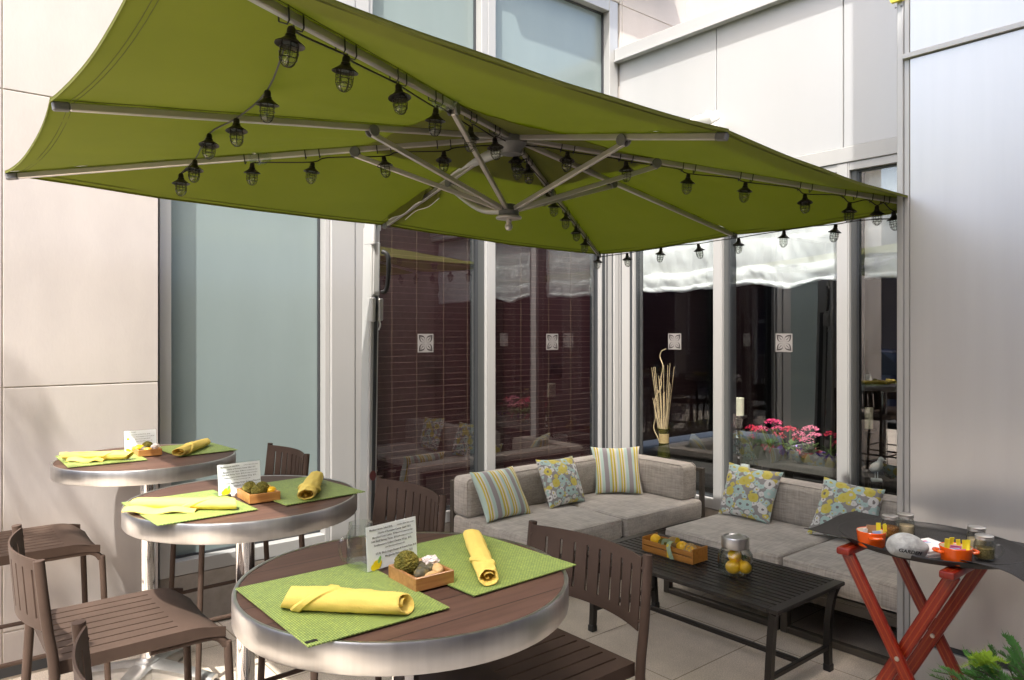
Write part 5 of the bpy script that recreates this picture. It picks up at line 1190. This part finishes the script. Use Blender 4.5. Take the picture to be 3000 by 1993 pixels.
# ================================================================== RED TRAY STAND
t = thing('tray_stand', 'glossy red folding wooden tray stand in front of the metal wall', 'tray stand', (1.58, 2.985, 0))
def leg(x, y0, z0, y1, z1):
    mb = MB(); mb.bar((x, y0, z0), (x, y1, z1), .048, .021, up=(1, 0, 0), bev=.005); o = mb.build('leg', M['redwood'], t)
    d = (Vector((0, y1-y0, z1-z0))).normalized(); n = Vector((0, d.z, -d.y))
    g = MB()
    for s in (-.009, .009): g.bar(Vector((x+.0108, y0, z0))+n*s+d*.02, Vector((x+.0108, y1, z1))+n*s-d*.02, .0035, .0012, up=(1, 0, 0))
    g.build('groove_line', M['redgroove'], o)
fx, bk = .185, -.165
leg(fx+.013, -.190, .745, .205, 0.012); leg(fx-.013, .180, .745, -.205, .012); leg(bk+.013, -.185, .745, .205, .012); leg(bk+.036, .185, .745, -.205, .012)
for y in (-.19, .178):
    mb = MB(); mb.box(bk-.03, fx+.055, y-.026, y+.026, .740, .768, .008, 2); o = mb.build('top_rail', M['redwood'], t)
    g = MB()
    for s in (-.010, .010): g.box(bk-.02, fx+.045, y+s-.002, y+s+.002, .7682, .7692)
    g.build('groove_line', M['redgroove'], o)
for x in (fx-.08, bk+.06):
    mb = MB(); mb.slab(lambda u, v, x=x: Vector((x+(v-.5)*.04, -.19+.368*u, .772-.020*math.sin(PI*u))), 12, 2, .002); mb.build('webbing_strap', M['black'], t)
for x in (fx+.025, bk+.05):
    mb = MB(); mb.lathe([(0, .004), (.007, .003), (.009, 0), (.009, -.004)], (0, 0, 0), 16, Matrix.Translation((x, 0, .395)) @ Matrix.Rotation(R(90), 4, 'Y')); mb.build('pivot_bolt', M['lid'], t)
mb = MB(); mb.bar((bk+.01, .195, .03), (fx-.02, .195, .03), .022, .03, bev=.004); mb.build('foot_rail', M['redwood'], t)
mb = MB(); mb.bar((bk+.02, -.197, .03), (fx-.01, -.197, .03), .022, .03, bev=.004); mb.build('foot_rail', M['redwood'], t)
TX, TY, TZ = 1.545, 3.005, .775
t = thing('serving_tray', 'black oval serving tray lying on the red stand', 'tray', (TX, TY, TZ))
prof = [(0, .003), (.86, .003), (.93, .006), (.97, .016), (.985, .023), (1.0, .024), (1.003, .021), (.985, .012), (.94, -.0005), (.9, -.002), (0, -.002)]
mb = MB(); mb.lathe(prof, n=72, M=Matrix.Diagonal((.275, .335, 1, 1))); mb.build('plate', M['black'], t)
t = thing('tray_liner', 'dark grey ribbed rubber mat with curled edges draped over the tray', 'mat', (TX, TY, TZ))
def lf(u, v):
    x, y = (2*u-1)*.225, (2*v-1)*.395-.012
    r = math.sqrt((x/.262)**2+(y/.318)**2)
    z = .0055 + (.017*min(1, max(0, (r-.90)/.13))**1.2 if r > .90 else 0)
    if y < -.30: k = (-.30-y)/.135; z += .001*k+.010*k*math.sin(u*5.5+.2); y += .02*k*k
    if y > .30: k = (y-.30)/.135; z += -.058*k*k + .012*k*math.sin(u*4)+.010*k
    if x > .17: z += .010*((x-.17)/.055)*max(0, math.sin((v-.55)*7))
    return Vector((x, y, z))
mb = MB(); mb.slab(lf, 36, 60, .0018); mb.build('mesh_sheet', M['traymat'], t)
ZI = TZ+.0065
def casserole(label, x, y, rz, sc=1.0):
    t = thing('mini_casserole', label, 'dish', (x, y, ZI), rz); r = .052*sc; h = .057*sc
    mb = MB(); mb.lathe([(0, 0), (r*.86, 0), (r*.93, .005), (r, h*.85), (r*1.03, h), (r*1.0, h+.002), (r*.96, h)], n=40); mb.build('body', M['orange'], t)
    mb = MB(); mb.lathe([(r*.96, h), (r*.92, h*.8), (r*.86, .008), (0, .006)], n=40); mb.build('lining', M['cream'], t)
    for s in (-1, 1):
        mb = MB(); mb.tube(spline([(s*r*.95, -.018, h*.70), (s*r*1.20, -.020, h*.74), (s*r*1.36, -.008, h*.75), (s*r*1.36, .008, h*.75), (s*r*1.20, .020, h*.74), (s*r*.95, .018, h*.70)], 5), .0055, 10); mb.build('handle', M['orange'], t)
def packets(x, y, z, spec, seed, where):
    """sweetener sachets standing in a dish: (kind, dx, dy, height, width, tilt, label)"""
    for k, dx, dy, h, w_, tl, rz, lb in spec:
        mb = MB()
        mb.slab(lambda u, v: Vector(((u-.5)*w_, .0025*math.sin(PI*u)*math.sin(PI*v)+.0016*math.sin(v*7+seed), v*h)), 5, 8, Vector((0, -.0022, 0)))
        o = mb.build('sugar_packet', M['p'+k]); o.location = (x+dx, y+dy, z); o.rotation_euler = (tl, random.uniform(-.15, .15), rz); tag(o, lb+' in the '+where, 'sugar packet')
random.seed(9); FR = R(130)
casserole('orange enamel mini casserole at the left of the tray, seen along its handle', 1.745, 2.872, R(40))
packets(1.745, 2.872, ZI+.012, [('yellow', -.015, .02, .078, .016, .05, FR, 'tall yellow stick'), ('yellow', -.035, .03, .074, .013, .1, FR+.6, 'slanting yellow stick'), ('yellow', -.032, .036, .072, .013, .12, FR+.9, 'rearmost yellow stick'), ('pink', .016, .006, .044, .036, .35, FR+.1, 'pink sachet'), ('blue', -.008, .022, .052, .03, .25, FR-.1, 'pale blue sachet'), ('brown', -.025, -.012, .062, .036, .1, FR, 'brown sachet'), ('white', .012, -.028, .052, .02, .2, FR+.5, 'white sachet'), ('white', .02, -.02, .048, .022, .3, FR-.2, 'second white sachet')], 1, 'left orange casserole')
casserole('orange enamel mini casserole at the tray front with both handles in view', 1.728, 3.162, R(132))
packets(1.728, 3.162, ZI+.010, [('yellow', -.005, -.035, .072, .017, .2, FR+.0, 'leftmost yellow stick'), ('yellow', -.018, -.028, .074, .017, .15, FR+.3, 'second yellow stick'), ('yellow', -.028, .005, .070, .014, .05, FR, 'middle yellow stick'), ('yellow', -.028, .02, .070, .014, .0, FR-.1, 'fourth yellow stick'), ('yellow', -.018, .032, .074, .012, -.1, FR-.1, 'tall right yellow stick'), ('yellow', -.010, .036, .068, .011, -.2, FR-.2, 'rightmost yellow stick'), ('pink', -.016, -.014, .052, .036, .3, FR, 'pink sachet'), ('blue', .004, -.008, .047, .04, .35, FR, 'pale blue sachet'), ('pink', -.004, .014, .046, .03, .3, FR, 'second pink sachet'), ('brown', .022, .004, .038, .04, .25, FR, 'brown sachet'), ('white', .014, .026, .036, .024, .3, FR, 'white sachet')], 2, 'front orange casserole')
# the engraved stone
t = thing('engraved_stone', 'pale grey stone engraved GARDEN on the tray', 'stone', (1.792, 3.022, ZI+.040), R(136.5))
rm = MB(); rm.blob((0, 0, 0), (.072, .045, .046), 4, .12, 1.6, 3)
for v in rm.bm.verts:
    if v.co.x > 0: v.co.z -= .16*v.co.x
    v.co.z = max(v.co.z, -.038)
bvh = bvhtree.BVHTree.FromBMesh(rm.bm); rm.build('stone_body', M['rock'], t)
me = text('GARDEN', .0185, None, None, (0, 0, 0), align='CENTER', bold=.0004); bm = bmesh.new(); bm.from_mesh(me); bpy.data.meshes.remove(me)
bmesh.ops.subdivide_edges(bm, edges=[e for e in bm.edges if e.calc_length() > .004], cuts=3)
sl = R(-9)
for v in bm.verts:
    x, z = v.co.x*1.14, v.co.y; x, z = x*math.cos(sl)-z*math.sin(sl)-.006, x*math.sin(sl)+z*math.cos(sl)-.016
    h = bvh.ray_cast(Vector((x, -.2, z)), Vector((0, 1, 0))); yy = h[0].y if h[0] else -.03
    v.co = Vector((x, yy-.0006-(.0004 if v.co.z > 0 else 0), z))
q = MB(); q.bm.free(); q.bm = bm; q.build('engraving', M['black_ink'], t, fix=False)
# napkins
t = thing('napkin_stack', 'stack of white paper napkins with a small red and blue print on the tray', 'napkins', (1.672, 3.045, ZI), R(158))
for k in range(9):
    mb = MB(); s = .070; o = Vector((random.uniform(-.003, .003), random.uniform(-.003, .003), 0)); an = random.uniform(-.06, .06)
    def nf(u, v, k=k): return Matrix.Rotation(an, 3, 'Z') @ Vector(((2*u-1)*s, (2*v-1)*s*.9, .002+k*.0035+.0018*math.sin(u*4+k)*math.sin(v*3)+.004*max(0, 2*u-1.4)))+o
    mb.slab(nf, 8, 8, .003); mb.build('napkin', M['paper'], t)
mb = MB(); mb.box(-.012, .012, .008, .018, .0375, .0385); mb.build('red_print', M['ppink'], t)
mb = MB()
for x_ in (-.008, .0, .008): mb.box(x_-.0025, x_+.0025, -.010, .005, .0375, .0384)
mb.build('blue_print', M['pblue'], t)
def jar(label, x, y, fill, mug=False, rz=0):
    t = thing('mason_jar', label, 'jar', (x, y, ZI), rz); r, h = .034, .088
    mb = MB(); mb.lathe([(0, .002), (r*.85, .002), (r, .010), (r, h*.66), (r*.80, h*.82), (r*.80, h*.90), (r*.76, h*.90), (r*.76, h*.82), (r*.94, h*.64), (r*.94, .012), (0, .007)], n=28)
    if mug: mb.tube(spline([(r*.95, 0, h*.62), (r*1.5, 0, h*.62), (r*1.75, 0, h*.42), (r*1.4, 0, h*.18), (r*.97, 0, h*.17)], 5), .0042, 10)
    mb.build('glass_body', M['jarglass'], t)
    mb = MB(); mb.lathe([(r*.80, h*.85), (r*.87, h*.85), (r*.88, h*.90), (r*.86, h*.92), (r*.88, h*.95), (r*.88, h*1.0), (r*.80, h*1.015), (0, h*1.01)], n=32); mb.build('lid', M['lid'], t)
    mb = MB(); mb.lathe([(0, .0085), (r*.82, .0085), (r*.92, .014), (r*.92, h*.50), (r*.5, h*.53), (0, h*.50)], n=24); mb.build('contents', M[fill], t)
jar('small jar of red pepper flakes at the back left of the tray', 1.572, 2.868, 'pepper'); jar('small jar of pale sugar next to the red pepper flakes', 1.500, 2.898, 'sugar')
jar('small lidded jar mostly hidden behind the herb mug', 1.505, 3.155, 'sugar', True, R(100)); jar('jar mug of dried herbs with a glass handle at the right of the tray', 1.612, 3.215, 'herbs', True, R(125))

# ================================================================== YEW BUSH IN THE RIGHT FOREGROUND
random.seed(14)
t = thing('yew_bush', 'green yew bush with one bright young shoot in the bottom right corner', 'bush', (2.24, 3.63, 0))
mb = MB(); mb.lathe([(0, 0), (.17, 0), (.21, .36), (.225, .37), (.20, .37), (.19, .33), (0, .33)], n=32); mb.build('pot', M['planter'], t)
old, new, tw = MB(), MB(), MB()
def shoot(p, d, L, mbn, n=30, nl=.022):
    d = d.normalized(); s = d.cross(Vector((0, 0, 1))).normalized(); u = s.cross(d); P = []
    for i in range(n):
        f = i/n; o = p+d*L*f+Vector((0, 0, -.03*f*f)); P.append(o)
        for sg in (-1, 1):
            e = (s*sg*.8+d*.75+u*random.uniform(-.1, .5)).normalized()*nl*random.uniform(.7, 1.1)*(1-.45*f); w_ = e.cross(u).normalized()*.0015
            mbn.add([o-w_, o+w_, o+e*.7+w_*.9, o+e, o+e*.7-w_*.9], [(0, 1, 2, 3, 4)])
    e = (d*.9).normalized()*nl; w_ = s*.002; o = P[-1]; mbn.add([o-w_, o+w_, o+e], [(0, 1, 2)])
    if n > 14: tw.tube([P[0], P[len(P)//2], P[-1]], [.0022, .0018, .001], 5)
for k in range(800):
    a = random.uniform(0, 2*PI); el = math.asin(random.uniform(-.35, 1)); q = Vector((math.cos(a)*math.cos(el)*.36, math.sin(a)*math.cos(el)*.36, math.sin(el)*.34))
    q *= random.uniform(.6, 1.0); p = Vector((0, 0, .46))+q*.80
    shoot(p, q.normalized()+Vector((random.uniform(-.5, .5), random.uniform(-.5, .5), random.uniform(-.1, .5))), random.uniform(.07, .12), old)
for k in range(16): shoot(Vector((.14, -.17, .71))+Vector((random.uniform(-.02, .02),)*3), Vector((random.gauss(0, 1), random.gauss(0, 1), abs(random.gauss(0, 1))+.3)), .05, new, 14, .022)
tw.tube([(0, 0, .3), (0, 0, .6)], .012, 8)
old.build('needles', M['yew'], t, fix=False); new.build('young_shoot', M['yewnew'], t, fix=False); tw.build('twigs', M['bark'], t)
